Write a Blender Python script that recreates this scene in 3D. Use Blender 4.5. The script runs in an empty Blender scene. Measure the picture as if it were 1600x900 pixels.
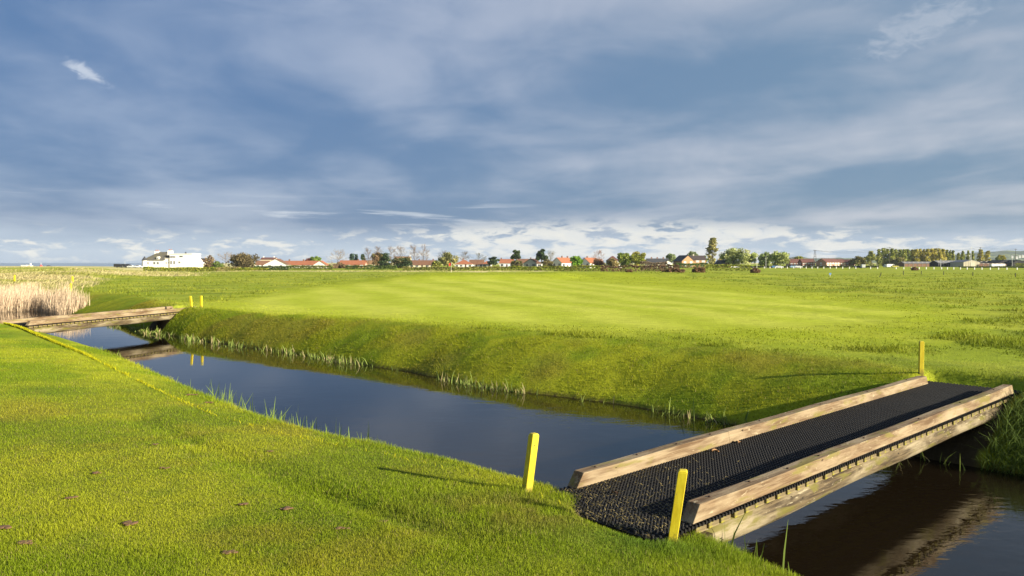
import bpy, bmesh, math, random
import numpy as np
from mathutils import Vector, Matrix

random.seed(7)
RNG = np.random.default_rng(11)
scene = bpy.context.scene
COL = scene.collection
R = math.radians

# ------------------------------------------------------------------ camera
FPX = 1170.0                     # focal length in pixels of the 1600 px wide photograph
CAM_Z = 2.52
PITCH = math.atan(40.0 / FPX)
cam_d = bpy.data.cameras.new('camera')
cam = bpy.data.objects.new('camera', cam_d)
COL.objects.link(cam)
cam_d.sensor_width = 36.0
cam_d.lens = 36.0 * FPX / 1600.0
cam_d.clip_start = 0.05
cam_d.clip_end = 20000
cam.location = (0, 0, CAM_Z)
cam.rotation_euler = (math.pi / 2 - PITCH, 0, 0)
scene.camera = cam

# ------------------------------------------------------------------ exposure
scene.view_settings.view_transform = 'Standard'
scene.view_settings.look = 'None'
scene.view_settings.exposure = 1.3
scene.view_settings.gamma = 1.0

# ------------------------------------------------------------------ sun
SUN_AZ = math.atan2(0.886, -0.464)      # clockwise from +Y
SUN_EL = R(17)
sun_d = bpy.data.lights.new('sun', 'SUN')
sun_d.energy = 5.0
sun_d.angle = R(0.5)
sun_d.color = (1.0, 0.90, 0.70)
sun = bpy.data.objects.new('sun', sun_d)
COL.objects.link(sun)
sv = Vector((math.sin(SUN_AZ) * math.cos(SUN_EL), math.cos(SUN_AZ) * math.cos(SUN_EL), math.sin(SUN_EL)))
sun.rotation_euler = sv.to_track_quat('Z', 'Y').to_euler()
sun.location = sv * 50


# ------------------------------------------------------------------ node helpers
def s2l(c):
    return tuple(((v / 255.0) / 12.92 if v / 255.0 <= 0.04045 else ((v / 255.0 + 0.055) / 1.055) ** 2.4) for v in c)


class NT:
    """thin wrapper that builds node trees"""
    def __init__(self, tree):
        self.t = tree
        self.n = tree.nodes
        self.l = tree.links

    def node(self, typ, **kw):
        nd = self.n.new(typ)
        for k, v in kw.items():
            setattr(nd, k, v)
        return nd

    def put(self, sock, v):
        if isinstance(v, bpy.types.NodeSocket):
            self.l.new(v, sock)
        elif isinstance(v, (tuple, list)):
            if len(sock.default_value) == 4 and len(v) == 3:
                v = (*v, 1.0)
            sock.default_value = v
        else:
            sock.default_value = v

    def math(self, op, a, b=None, c=None, clamp=False):
        nd = self.node('ShaderNodeMath', operation=op, use_clamp=clamp)
        self.put(nd.inputs[0], a)
        if b is not None:
            self.put(nd.inputs[1], b)
        if c is not None:
            self.put(nd.inputs[2], c)
        return nd.outputs[0]

    def smooth(self, v, a, b, lo=0.0, hi=1.0):
        nd = self.node('ShaderNodeMapRange', interpolation_type='SMOOTHSTEP')
        self.put(nd.inputs[0], v)
        self.put(nd.inputs[1], a); self.put(nd.inputs[2], b)
        self.put(nd.inputs[3], lo); self.put(nd.inputs[4], hi)
        return nd.outputs[0]

    def mix(self, f, a, b, blend='MIX'):
        nd = self.node('ShaderNodeMix', data_type='RGBA', blend_type=blend)
        self.put(nd.inputs[0], f)
        self.put(nd.inputs[6], a)
        self.put(nd.inputs[7], b)
        return nd.outputs[2]

    def comb(self, x, y, z=0.0):
        nd = self.node('ShaderNodeCombineXYZ')
        self.put(nd.inputs[0], x); self.put(nd.inputs[1], y); self.put(nd.inputs[2], z)
        return nd.outputs[0]

    def noise(self, vec, scale=1.0, detail=4.0, rough=0.5, dist=0.0, w=None):
        nd = self.node('ShaderNodeTexNoise')
        if w is not None:
            nd.noise_dimensions = '4D'
            self.put(nd.inputs['W'], w)
        if vec is not None:
            self.put(nd.inputs['Vector'], vec)
        self.put(nd.inputs['Scale'], scale); self.put(nd.inputs['Detail'], detail)
        self.put(nd.inputs['Roughness'], rough); self.put(nd.inputs['Distortion'], dist)
        return nd.outputs[0]

    def map(self, vec, scale=(1, 1, 1), loc=(0, 0, 0), rot=(0, 0, 0)):
        nd = self.node('ShaderNodeMapping')
        self.put(nd.inputs[0], vec)
        nd.inputs[1].default_value = loc
        nd.inputs[2].default_value = rot
        nd.inputs[3].default_value = scale
        return nd.outputs[0]


# ------------------------------------------------------------------ world: Nishita sky under a broken deck of cloud
def build_world():
    w = bpy.data.worlds.new('World')
    scene.world = w
    w.use_nodes = True
    t = NT(w.node_tree)
    t.n.clear()
    out = t.node('ShaderNodeOutputWorld')
    bg = t.node('ShaderNodeBackground')
    bg.inputs[1].default_value = 0.1
    t.l.new(bg.outputs[0], out.inputs[0])
    sky = t.node('ShaderNodeTexSky', sky_type='NISHITA')
    sky.sun_disc = False
    sky.sun_elevation = SUN_EL
    sky.sun_rotation = SUN_AZ
    tc = t.node('ShaderNodeTexCoord')
    sep = t.node('ShaderNodeSeparateXYZ')
    t.l.new(tc.outputs['Generated'], sep.inputs[0])
    x, y, z = sep.outputs
    DEG = 180 / math.pi
    el = t.math('MULTIPLY', t.math('ARCSINE', z), DEG)
    az = t.math('MULTIPLY', t.math('ARCTAN2', x, y), DEG)
    # the deck seen in perspective: point where the view ray meets a flat layer
    zz = t.math('ADD', t.math('MAXIMUM', z, 0.0), 0.085)
    px = t.math('DIVIDE', x, zz)
    py = t.math('DIVIDE', y, zz)
    P = t.comb(px, py, 0.0)
    # gently rotated so the rolls of cloud dip to the right
    Pr = t.map(P, rot=(0, 0, R(-14)), loc=(3.1, 1.7, 0))
    n1 = t.noise(t.map(Pr, scale=(0.62, 0.40, 1)), 1.0, 4.0, 0.48, 0.5)
    n2 = t.noise(t.map(Pr, scale=(1.9, 1.25, 1), loc=(4, 9, 2)), 1.0, 5.0, 0.54, 0.5)
    n3 = t.noise(t.map(P, scale=(1.0, 1.6, 1), loc=(9, 2, 5)), 1.0, 5.0, 0.52, 0.3)
    dens = t.math('ADD', t.math('MULTIPLY', n1, 0.74), t.math('ADD', t.math('MULTIPLY', n2, 0.24), t.math('MULTIPLY', n3, 0.15)))
    # broad thickness: thin and bright to the right and overhead, heavy and blue to the left
    right = t.smooth(az, -30, 36)
    up = t.smooth(el, 9, 20)
    dens = t.math('ADD', t.math('MULTIPLY', t.math('SUBTRACT', dens, 0.54), 1.55), 0.54)
    lump = t.noise(t.comb(t.math('MULTIPLY', az, 0.105), t.math('MULTIPLY', el, 0.26), 7.0), 1.0, 4, .52, .7)
    dens = t.math('ADD', dens, t.math('MULTIPLY', t.math('SUBTRACT', lump, 0.5), 0.55))
    bias = t.math('ADD', t.math('MULTIPLY', right, 0.065), t.math('MULTIPLY', up, 0.10))
    low = t.math('MULTIPLY', t.smooth(el, 6.5, 1.5), 0.10)
    lowl = t.math('MULTIPLY', t.math('MULTIPLY', t.smooth(el, 8.2, 5.4), t.smooth(az, -6, -26)), 0.10)
    d = t.math('ADD', dens, t.math('ADD', bias, t.math('ADD', low, lowl)))
    f = t.smooth(d, 0.43, 1.02)
    deep = t.mix(right, s2l((82, 117, 165)), s2l((112, 142, 172)))
    lite = t.mix(right, s2l((154, 170, 198)), s2l((188, 194, 207)))
    c = t.mix(f, deep, lite)
    # a strip of distant sunlit cumulus close to the horizon
    q = t.comb(t.math('MULTIPLY', az, 0.26), t.math('MULTIPLY', el, 0.95), 0.0)
    k1 = t.noise(t.map(q, loc=(2.3, 0.4, 0)), 1.0, 7.0, 0.58, 0.4)
    k2 = t.noise(t.map(q, scale=(2.3, 2.1, 1), loc=(7.3, 3.4, 0)), 1.0, 6.0, 0.6, 0.6)
    kk = t.math('ADD', t.math('MULTIPLY', k1, 0.6), t.math('MULTIPLY', k2, 0.4))
    # taller in the middle of the view, thin to either side
    mid = t.math('MULTIPLY', t.smooth(az, -14, 2), t.smooth(az, 30, 12))
    top = t.math('ADD', 1.9, t.math('MULTIPLY', mid, 0.9))
    band = t.math('MULTIPLY', t.smooth(el, t.math('ADD', top, 0.9), t.math('SUBTRACT', top, 0.6)), t.smooth(el, -0.3, 0.6))
    thr = t.math('SUBTRACT', 0.50, t.math('MULTIPLY', mid, 0.09))
    cum = t.math('MULTIPLY', t.smooth(kk, thr, t.math('ADD', thr, 0.10)), band)
    base_low = t.mix(t.math('MULTIPLY', t.smooth(el, 3.2, 1.0), 0.75), c, s2l((172, 193, 218)))
    c2 = t.mix(t.math('MULTIPLY', cum, 0.95), base_low, t.mix(k2, s2l((205, 214, 228)), s2l((255, 248, 232))))
    # high bright streaks just over the strip
    st = t.noise(t.comb(t.math('MULTIPLY', az, 0.10), t.math('MULTIPLY', el, 1.5), 3.0), 1.0, 6.0, 0.6, 0.3)
    stm = t.math('MULTIPLY', t.math('MULTIPLY', t.smooth(st, 0.53, 0.70), t.math('MULTIPLY', t.smooth(el, 2.2, 3.2), t.smooth(el, 5.2, 3.7))), t.smooth(az, 6, -8))
    c3 = t.mix(t.math('MULTIPLY', stm, 0.65), c2, s2l((226, 232, 240)))

    # two small torn scraps of cloud that catch the sun
    def scrap(cin, a0, e0, wa, we, slope, strength, col):
        da = t.math('SUBTRACT', az, a0)
        de = t.math('SUBTRACT', t.math('SUBTRACT', el, e0), t.math('MULTIPLY', da, slope))
        wob = t.noise(t.comb(t.math('MULTIPLY', az, 0.9), t.math('MULTIPLY', el, 1.6), a0), 1.0, 5.0, 0.62, 0.6)
        r2 = t.math('ADD', t.math('POWER', t.math('ABSOLUTE', t.math('DIVIDE', da, wa)), 2.0), t.math('POWER', t.math('ABSOLUTE', t.math('DIVIDE', de, we)), 2.0))
        v = t.math('ADD', t.math('SQRT', r2), t.math('MULTIPLY', t.math('SUBTRACT', wob, 0.5), 2.4))
        return t.mix(t.math('MULTIPLY', t.smooth(v, 1.05, 0.15), strength), cin, col)
    c4 = scrap(c3, -29.4, 12.3, 1.35, 0.55, -0.38, 0.72, s2l((212, 219, 230)))
    c4 = scrap(c4, 28.5, 15.4, 4.2, 1.5, 0.30, 0.32, s2l((216, 220, 228)))
    # scale to scene radiance (exposure 1.0, strength 0.1)
    cl = t.mix(1.0, c4, (4.06, 4.06, 4.06), 'MULTIPLY')
    # the deck is broken: some of the clear sky behind shows through it
    res = t.mix(0.94, sky.outputs[0], cl)
    t.l.new(res, bg.inputs[0])


build_world()


# ------------------------------------------------------------------ materials
def new_mat(name):
    m = bpy.data.materials.new(name)
    m.use_nodes = True
    t = NT(m.node_tree)
    b = m.node_tree.nodes['Principled BSDF']
    return m, t, b


MATS = {}


def flat(name, col, rough=0.75, var=0.12, scale=3.0, spec=0.3, metal=0.0):
    """plain paint/plaster/metal with soft weathering"""
    if name in MATS:
        return MATS[name]
    m, t, b = new_mat(name)
    tc = t.node('ShaderNodeTexCoord').outputs['Object']
    n = t.noise(tc, scale, 5, 0.6)
    c = t.mix(n, tuple(v * (1 - var) for v in col), tuple(min(1, v * (1 + var)) for v in col))
    t.put(b.inputs['Base Color'], c)
    b.inputs['Roughness'].default_value = rough
    b.inputs['Specular IOR Level'].default_value = spec
    b.inputs['Metallic'].default_value = metal
    MATS[name] = m
    return m


def veg_mat(name, transl=0.3, rough=0.6, spec=0.15):
    """leaf/blade material that reads its own colour from the mesh"""
    m, t, b = new_mat(name)
    at = t.node('ShaderNodeAttribute', attribute_name='col').outputs['Color']
    t.put(b.inputs['Base Color'], at)
    b.inputs['Roughness'].default_value = rough
    b.inputs['Specular IOR Level'].default_value = spec
    tr = t.node('ShaderNodeBsdfTranslucent')
    t.put(tr.inputs[0], at)
    mx = t.node('ShaderNodeMixShader')
    mx.inputs[0].default_value = transl
    t.l.new(b.outputs[0], mx.inputs[1]); t.l.new(tr.outputs[0], mx.inputs[2])
    t.l.new(mx.outputs[0], t.n['Material Output'].inputs[0])
    return m


M_LEAF = veg_mat('leaf', 0.25)
M_BLADE = veg_mat('grass_blade', 0.38, 0.6, 0.10)
M_STRAW = veg_mat('dry_stem', 0.25, 0.6, 0.2)


def ground_mat():
    m, t, b = new_mat('turf')
    at = t.node('ShaderNodeAttribute', attribute_name='col').outputs['Color']
    pos = t.node('ShaderNodeNewGeometry').outputs['Position']
    n1 = t.noise(pos, 26.0, 4, 0.7)
    n2 = t.noise(pos, 3.2, 5, 0.65)
    n3 = t.noise(pos, 0.45, 4, 0.6)
    v = t.math('ADD', t.math('MULTIPLY', n1, 0.5), t.math('ADD', t.math('MULTIPLY', n2, 0.5), t.math('MULTIPLY', n3, 0.35)))
    g = t.smooth(v, 0.42, 0.92, 0.76, 1.26)
    c = t.mix(1.0, at, t.comb(g, g, g), 'MULTIPLY')
    t.put(b.inputs['Base Color'], c)
    b.inputs['Roughness'].default_value = 0.9
    b.inputs['Specular IOR Level'].default_value = 0.05
    bp = t.node('ShaderNodeBump')
    bp.inputs['Strength'].default_value = 0.9
    bp.inputs['Distance'].default_value = 0.05
    t.put(bp.inputs['Height'], t.math('ADD', t.math('MULTIPLY', n1, 0.5), t.math('MULTIPLY', n2, 0.9)))
    t.l.new(bp.outputs[0], b.inputs['Normal'])
    return m


M_TURF = ground_mat()


def water_mat():
    m, t, b = new_mat('ditch_water')
    pos = t.node('ShaderNodeNewGeometry').outputs['Position']
    t.put(b.inputs['Base Color'], (0.010, 0.007, 0.004))
    b.inputs['Roughness'].default_value = 0.025
    b.inputs['IOR'].default_value = 1.333
    b.inputs['Specular IOR Level'].default_value = 0.5
    # light breeze ripples across the channel
    r1 = t.noise(t.map(pos, scale=(5.0, 9.0, 1), rot=(0, 0, R(-20))), 1.0, 3, 0.55, 0.6)
    r2 = t.noise(t.map(pos, scale=(1.2, 2.2, 1), rot=(0, 0, R(-30))), 1.0, 3, 0.5, 0.4)
    r3 = t.noise(t.map(pos, scale=(0.25, 0.4, 1)), 1.0, 2, 0.5)
    sp = t.node('ShaderNodeSeparateXYZ'); t.l.new(pos, sp.inputs[0])
    gust = t.math('MULTIPLY', t.smooth(r3, 0.38, 0.66, 0.35, 1.0), t.smooth(sp.outputs[1], 9.0, 17.0, 1.0, 0.22))
    h = t.math('ADD', t.math('MULTIPLY', t.math('MULTIPLY', r1, gust), 0.5), t.math('MULTIPLY', t.math('MULTIPLY', r2, t.smooth(sp.outputs[1], 9.0, 17.0, 1.0, 0.3)), 0.7))
    bp = t.node('ShaderNodeBump')
    bp.inputs['Strength'].default_value = 0.115
    bp.inputs['Distance'].default_value = 0.06
    t.put(bp.inputs['Height'], h)
    t.l.new(bp.outputs[0], b.inputs['Normal'])
    return m


M_WATER = water_mat()


def timber_mat(name, base, pale, stain, algae, amt_algae=0.4, flake=0.5, thr=.52):
    """weathered softwood: long grain along X, lichen, flaking pale surface"""
    m, t, b = new_mat(name)
    oc = t.node('ShaderNodeTexCoord').outputs['Object']
    grain = t.noise(t.map(oc, scale=(2.2, 40, 40)), 1.0, 6, 0.65, 0.3)
    blot = t.noise(t.map(oc, scale=(1.3, 6, 6)), 1.0, 5, 0.6, 0.4)
    alg = t.noise(t.map(oc, scale=(2.1, 7, 9), loc=(3, 1, 7)), 1.0, 6, 0.62, 0.5)
    fl = t.noise(t.map(oc, scale=(6.0, 18, 26), loc=(1, 8, 2)), 1.0, 7, 0.7, 0.9)
    c = t.mix(t.smooth(grain, 0.38, 0.62), stain, base)
    c = t.mix(t.smooth(blot, 0.40, 0.66), c, t.mix(grain, base, pale))
    c = t.mix(t.math('MULTIPLY', t.smooth(alg, thr, thr + 0.12), amt_algae), c, algae)
    c = t.mix(t.math('MULTIPLY', t.smooth(fl, 0.60, 0.66), flake), c, pale)
    kn = t.noise(t.map(oc, scale=(9, 24, 24), loc=(5, 5, 1)), 1.0, 3, .5)
    c = t.mix(t.smooth(kn, .68, .74), c, tuple(v * .35 for v in stain))
    t.put(b.inputs['Base Color'], c)
    b.inputs['Roughness'].default_value = 0.8
    b.inputs['Specular IOR Level'].default_value = 0.2
    bp = t.node('ShaderNodeBump')
    bp.inputs['Strength'].default_value = 0.6
    bp.inputs['Distance'].default_value = 0.008
    t.put(bp.inputs['Height'], t.math('ADD', grain, t.math('MULTIPLY', fl, 0.6)))
    t.l.new(bp.outputs[0], b.inputs['Normal'])
    return m


M_KERB = timber_mat('kerb_timber', (0.200, 0.138, 0.080), (0.37, 0.305, 0.20), (0.105, 0.064, 0.034), (0.17, 0.150, 0.035), 0.7, 0.85)
M_LOG = timber_mat('pole_timber', (0.125, 0.092, 0.050), (0.36, 0.31, 0.21), (0.040, 0.028, 0.016), (0.120, 0.108, 0.022), 0.85, 0.8)
M_PLANK = timber_mat('deck_timber', (0.16, 0.12, 0.06), (0.25, 0.20, 0.12), (0.06, 0.045, 0.02), (0.24, 0.22, 0.014), 0.95, 0.3, .44)
M_BOLT = flat('rusty_bolt', (.05, .028, .018), .7, .3, 40)
M_SILL = timber_mat('sill_timber', (0.07, 0.045, 0.025), (0.12, 0.09, 0.05), (0.03, 0.02, 0.012), (0.08, 0.07, 0.02), 0.4, 0.2)


def rubber_mat_m():
    m, t, b = new_mat('rubber')
    oc = t.node('ShaderNodeTexCoord').outputs['Object']
    n = t.noise(oc, 9.0, 5, 0.6)
    t.put(b.inputs['Base Color'], t.mix(n, (0.005, 0.005, 0.0055), (0.013, 0.012, 0.012)))
    b.inputs['Roughness'].default_value = 0.55
    b.inputs['Specular IOR Level'].default_value = 0.22
    return m


M_RUBBER = rubber_mat_m()


def yellow_mat():
    m, t, b = new_mat('yellow_paint')
    oc = t.node('ShaderNodeTexCoord').outputs['Object']
    n = t.noise(t.map(oc, scale=(30, 30, 6)), 1.0, 6, 0.65)
    d = t.noise(oc, 55.0, 4, 0.7)
    c = t.mix(t.smooth(n, 0.35, 0.7), (0.52, 0.40, 0.006), (0.66, 0.55, 0.022))
    c = t.mix(t.smooth(d, 0.64, 0.70), c, (0.24, 0.19, 0.07))
    gr = t.noise(t.map(oc, scale=(90, 90, 5)), 1.0, 4, .6)
    c = t.mix(t.math('MULTIPLY', t.smooth(gr, .55, .75), .45), c, (0.36, 0.27, 0.01))
    sp = t.node('ShaderNodeSeparateXYZ'); t.l.new(oc, sp.inputs[0])
    foot = t.math('ADD', sp.outputs[2], t.math('MULTIPLY', t.math('SUBTRACT', d, .5), .22))
    c = t.mix(t.math('MULTIPLY', t.smooth(foot, .10, .0), .75), c, (0.12, 0.10, 0.03))
    t.put(b.inputs['Base Color'], c)
    b.inputs['Roughness'].default_value = 0.5
    bp = t.node('ShaderNodeBump'); bp.inputs['Strength'].default_value = 0.25; bp.inputs['Distance'].default_value = 0.003
    t.put(bp.inputs['Height'], n); t.l.new(bp.outputs[0], b.inputs['Normal'])
    return m


M_YELLOW = yellow_mat()


# ------------------------------------------------------------------ object helpers
def tag(o, label=None, cat=None, group=None, kind=None):
    if label: o['label'] = label
    if cat: o['category'] = cat
    if group: o['group'] = group
    if kind: o['kind'] = kind
    return o


def empty(name, loc, label, cat, rz=0.0, group=None):
    o = bpy.data.objects.new(name, None)
    o.empty_display_size = 0.2
    COL.objects.link(o)
    o.location = loc
    o.rotation_euler = (0, 0, rz)
    return tag(o, label, cat, group)


def arr_mesh(name, V, F, mat, parent=None, col=None, smooth=False):
    """one mesh object from numpy arrays; F is a list of (n,k) arrays"""
    V = np.asarray(V, dtype=np.float32)
    if not isinstance(F, (list, tuple)):
        F = [F]
    F = [np.asarray(f, dtype=np.int32) for f in F if len(f)]
    me = bpy.data.meshes.new(name)
    nf = sum(len(f) for f in F)
    nl = sum(f.size for f in F)
    me.vertices.add(len(V)); me.loops.add(nl); me.polygons.add(nf)
    me.vertices.foreach_set('co', V.ravel())
    me.loops.foreach_set('vertex_index', np.concatenate([f.ravel() for f in F]))
    st = []; off = 0
    for f in F:
        k = f.shape[1]
        st.append(off + np.arange(len(f)) * k)
        off += f.size
    me.polygons.foreach_set('loop_start', np.concatenate(st).astype(np.int32))
    me.update(calc_edges=True)
    me.validate()
    if smooth:
        me.polygons.foreach_set('use_smooth', np.ones(nf, dtype=bool))
    if col is not None:
        a = me.attributes.new('col', 'FLOAT_COLOR', 'POINT')
        c4 = np.ones((len(V), 4), dtype=np.float32)
        c4[:, :3] = col
        a.data.foreach_set('color', c4.ravel())
    me.materials.append(mat)
    o = bpy.data.objects.new(name, me)
    COL.objects.link(o)
    if parent:
        o.parent = parent
    return o


class MB:
    """collects simple solids and links them as one mesh object"""
    def __init__(self):
        self.v = []; self.f = []

    def poly(self, pts):
        i = len(self.v)
        self.v += [tuple(p) for p in pts]
        self.f.append(tuple(range(i, i + len(pts))))
        return self

    def hexa(self, b, t):
        """b, t: four bottom and four top corners, counter-clockwise seen from above"""
        i = len(self.v)
        self.v += [tuple(p) for p in b] + [tuple(p) for p in t]
        self.f += [(i + 3, i + 2, i + 1, i), (i + 4, i + 5, i + 6, i + 7)]
        for k in range(4):
            j = (k + 1) % 4
            self.f.append((i + k, i + j, i + 4 + j, i + 4 + k))
        return self

    def box(self, x0, x1, y0, y1, z0, z1):
        b = [(x0, y0), (x1, y0), (x1, y1), (x0, y1)]
        return self.hexa([(*p, z0) for p in b], [(*p, z1) for p in b])

    def prism(self, prof, axis, a0, a1):
        """profile (list of 2-D points) extruded along 'x' or 'y'"""
        n = len(prof); i = len(self.v)
        for a in (a0, a1):
            for (p, q) in prof:
                self.v.append((a, p, q) if axis == 'x' else (p, a, q))
        self.f.append(tuple(range(i, i + n))[::-1])
        self.f.append(tuple(range(i + n, i + 2 * n)))
        for k in range(n):
            j = (k + 1) % n
            self.f.append((i + k, i + j, i + n + j, i + n + k))
        return self

    def tube(self, path, rad, n=8, cap=True):
        path = [Vector(p) for p in path]
        if not hasattr(rad, '__len__'):
            rad = [rad] * len(path)
        i0 = len(self.v)
        for k, p in enumerate(path):
            d = (path[min(k + 1, len(path) - 1)] - path[max(k - 1, 0)])
            d = d.normalized() if d.length > 1e-9 else Vector((0, 0, 1))
            a = d.cross(Vector((0, 0, 1)) if abs(d.z) < 0.9 else Vector((1, 0, 0))).normalized()
            bb = d.cross(a)
            for j in range(n):
                th = 2 * math.pi * j / n
                q = p + (a * math.cos(th) + bb * math.sin(th)) * rad[k]
                self.v.append(tuple(q))
        for k in range(len(path) - 1):
            for j in range(n):
                j2 = (j + 1) % n
                self.f.append((i0 + k * n + j, i0 + k * n + j2, i0 + (k + 1) * n + j2, i0 + (k + 1) * n + j))
        if cap:
            self.f.append(tuple(i0 + j for j in range(n))[::-1])
            self.f.append(tuple(i0 + (len(path) - 1) * n + j for j in range(n)))
        return self

    def build(self, name, mat, parent=None, smooth=False, bevel=0.0, seg=2):
        me = bpy.data.meshes.new(name)
        me.from_pydata(self.v, [], self.f)
        bm = bmesh.new(); bm.from_mesh(me)
        bmesh.ops.recalc_face_normals(bm, faces=bm.faces)
        if bevel > 0:
            bmesh.ops.bevel(bm, geom=list(bm.edges), offset=bevel, segments=seg, affect='EDGES', profile=0.6)
        bm.to_mesh(me); bm.free()
        if smooth:
            for p in me.polygons:
                p.use_smooth = True
        me.materials.append(mat)
        o = bpy.data.objects.new(name, me)
        COL.objects.link(o)
        if parent:
            o.parent = parent
        return o


def copy_tree(o, parent=None):
    kids = [c for c in bpy.data.objects if c.parent is o]
    c = o.copy(); COL.objects.link(c)
    if parent:
        c.parent = parent
    for k in kids:
        copy_tree(k, c)
    return c


# ------------------------------------------------------------------ numpy value noise
def _hash(ix, iy, s):
    h = (ix.astype(np.int64) * 374761393 + iy.astype(np.int64) * 668265263 + s * 974711) & 0x7fffffff
    h = ((h ^ (h >> 13)) * 1274126177) & 0x7fffffff
    return ((h ^ (h >> 16)) & 0xffff) / 65535.0


def vnoise(x, y, s=0):
    ix = np.floor(x); iy = np.floor(y)
    fx = x - ix; fy = y - iy
    fx = fx * fx * (3 - 2 * fx); fy = fy * fy * (3 - 2 * fy)
    a = _hash(ix, iy, s); b = _hash(ix + 1, iy, s); c = _hash(ix, iy + 1, s); d = _hash(ix + 1, iy + 1, s)
    return (a * (1 - fx) + b * fx) * (1 - fy) + (c * (1 - fx) + d * fx) * fy


def fbm(x, y, s=0, o=4):
    t = 0; a = 0.5; n = 0
    for k in range(o):
        t = t + a * vnoise(x, y, s + k * 17); n += a
        x = x * 2.03 + 11.3; y = y * 2.03 + 5.7; a *= 0.55
    return t / n


def sstep(v, a, b):
    t = np.clip((v - a) / (b - a), 0, 1)
    return t * t * (3 - 2 * t)


# ------------------------------------------------------------------ where a pixel of the photograph lies in the place
def ray(u, v):
    xc = (u - 800) / FPX; yc = -(v - 450) / FPX
    cp, sp = math.cos(PITCH), math.sin(PITCH)
    return np.array([xc, cp + yc * sp, -sp + yc * cp])


def gp(u, v, z=0.0):
    d = ray(u, v)
    t = (z - CAM_Z) / d[2]
    return d[0] * t, d[1] * t


def px(u, Y):
    return (u - 800) / FPX * Y


def zv(v, Y):
    return CAM_Z - (v - 410) / FPX * Y


# ------------------------------------------------------------------ terrain
EX = np.array([0.724, -0.69]); EX /= np.linalg.norm(EX)      # along the ditch
EN = np.array([-EX[1], EX[0]])                               # across it, away from the camera


def sn(x, y):
    return x * EX[0] + y * EX[1], x * EN[0] + y * EN[1]


def sn_inv(s, n):
    return s * EX[0] + n * EN[0], s * EX[1] + n * EN[1]


DECK = 0.72
# lip of the near bank (pixel, height there)
lip = [(-70, 489, .82), (-20, 500, .82), (40, 514, .78), (80, 523, .70), (155, 546, .56), (225, 576, .50), (300, 610, .46), (345, 631, .46), (450, 665, .50),
       (560, 690, .56), (700, 717, .63), (800, 750, .68), (900, 768, .735), (1000, 800, .72), (1082, 834, .68), (1140, 860, .62), (1205, 902, .58)]
L_S = []; L_N = []; L_Z = []
for (u, v, z) in lip:
    x, y = gp(u, v, z)
    s, n = sn(x, y)
    L_S.append(s); L_N.append(n); L_Z.append(z)
o_ = np.argsort(L_S)
L_S = np.array(L_S)[o_]; L_N = np.array(L_N)[o_]; L_Z = np.array(L_Z)[o_]
L_S = np.concatenate([[-60], L_S, [12, 40]]); L_N = np.concatenate([[L_N[0] + 0.2], L_N, [L_N[-1] - .2, L_N[-1] - .6]])
L_Z = np.concatenate([[.74], L_Z, [.6, .6]])
# far waterline
far = [(130, 495), (247, 521), (356, 539), (450, 550), (544, 566), (637, 580), (700, 593), (750, 604), (873, 619), (964, 630), (1090, 653), (1420, 712), (1600, 742)]
F_S = []; F_N = []
for (u, v) in far:
    s, n = sn(*gp(u, v, 0.0))
    F_S.append(s); F_N.append(n)
o_ = np.argsort(F_S)
F_S = np.concatenate([[-60], np.array(F_S)[o_], [12, 40]]); F_N = np.array(F_N)[o_]
F_N = np.concatenate([[F_N[0] + .3], F_N, [F_N[-1] - .1, F_N[-1] - .4]])
W_S = np.array([-60, -40, -29, -24, -17, -12, -8, -4, 0, 40.0])
W_N = np.array([3.0, 3.0, 1.3, 1.7, 2.2, 2.6, 3.0, 2.5, 2.4, 2.4])


GROOVE = np.array([gp(u, v, .84) for (u, v) in [(190, 632), (260, 655), (330, 690), (400, 716), (467, 744), (540, 775), (606, 797), (680, 822), (735, 838)]])


def line_dist(x, y, P):
    best = np.full(x.shape, 1e9)
    for i in range(len(P) - 1):
        a = P[i]; b = P[i + 1]; d = b - a
        t = np.clip(((x - a[0]) * d[0] + (y - a[1]) * d[1]) / (d @ d), 0, 1)
        best = np.minimum(best, np.hypot(x - a[0] - t * d[0], y - a[1] - t * d[1]))
    return best


def smooth_interp(s, xs, ys):
    # average of shifted linear interpolations = rounded polyline
    return (np.interp(s - .5, xs, ys) + np.interp(s - .25, xs, ys) + np.interp(s, xs, ys) + np.interp(s + .25, xs, ys) + np.interp(s + .5, xs, ys)) / 5


# bridges: near-end middle, direction, length
def br(a, b, c, d):
    A, B, C, D = (np.array(gp(u, v, DECK)) for (u, v) in (a, b, c, d))
    p = (A + B) / 2; q = (C + D) / 2
    L = np.linalg.norm(q - p)
    return p, (q - p) / L, L


BR1 = br((1075, 822), (908, 762), (1588, 614), (1447, 600))
q2 = np.array(gp(291, 483.5, DECK)); p2 = np.array(gp(20, 508, DECK))
BR2 = (p2, (q2 - p2) / np.linalg.norm(q2 - p2), np.linalg.norm(q2 - p2))


def br_local(B, x, y):
    p, d, L = B
    rx = x - p[0]; ry = y - p[1]
    return rx * d[0] + ry * d[1], -rx * d[1] + ry * d[0], L


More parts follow.
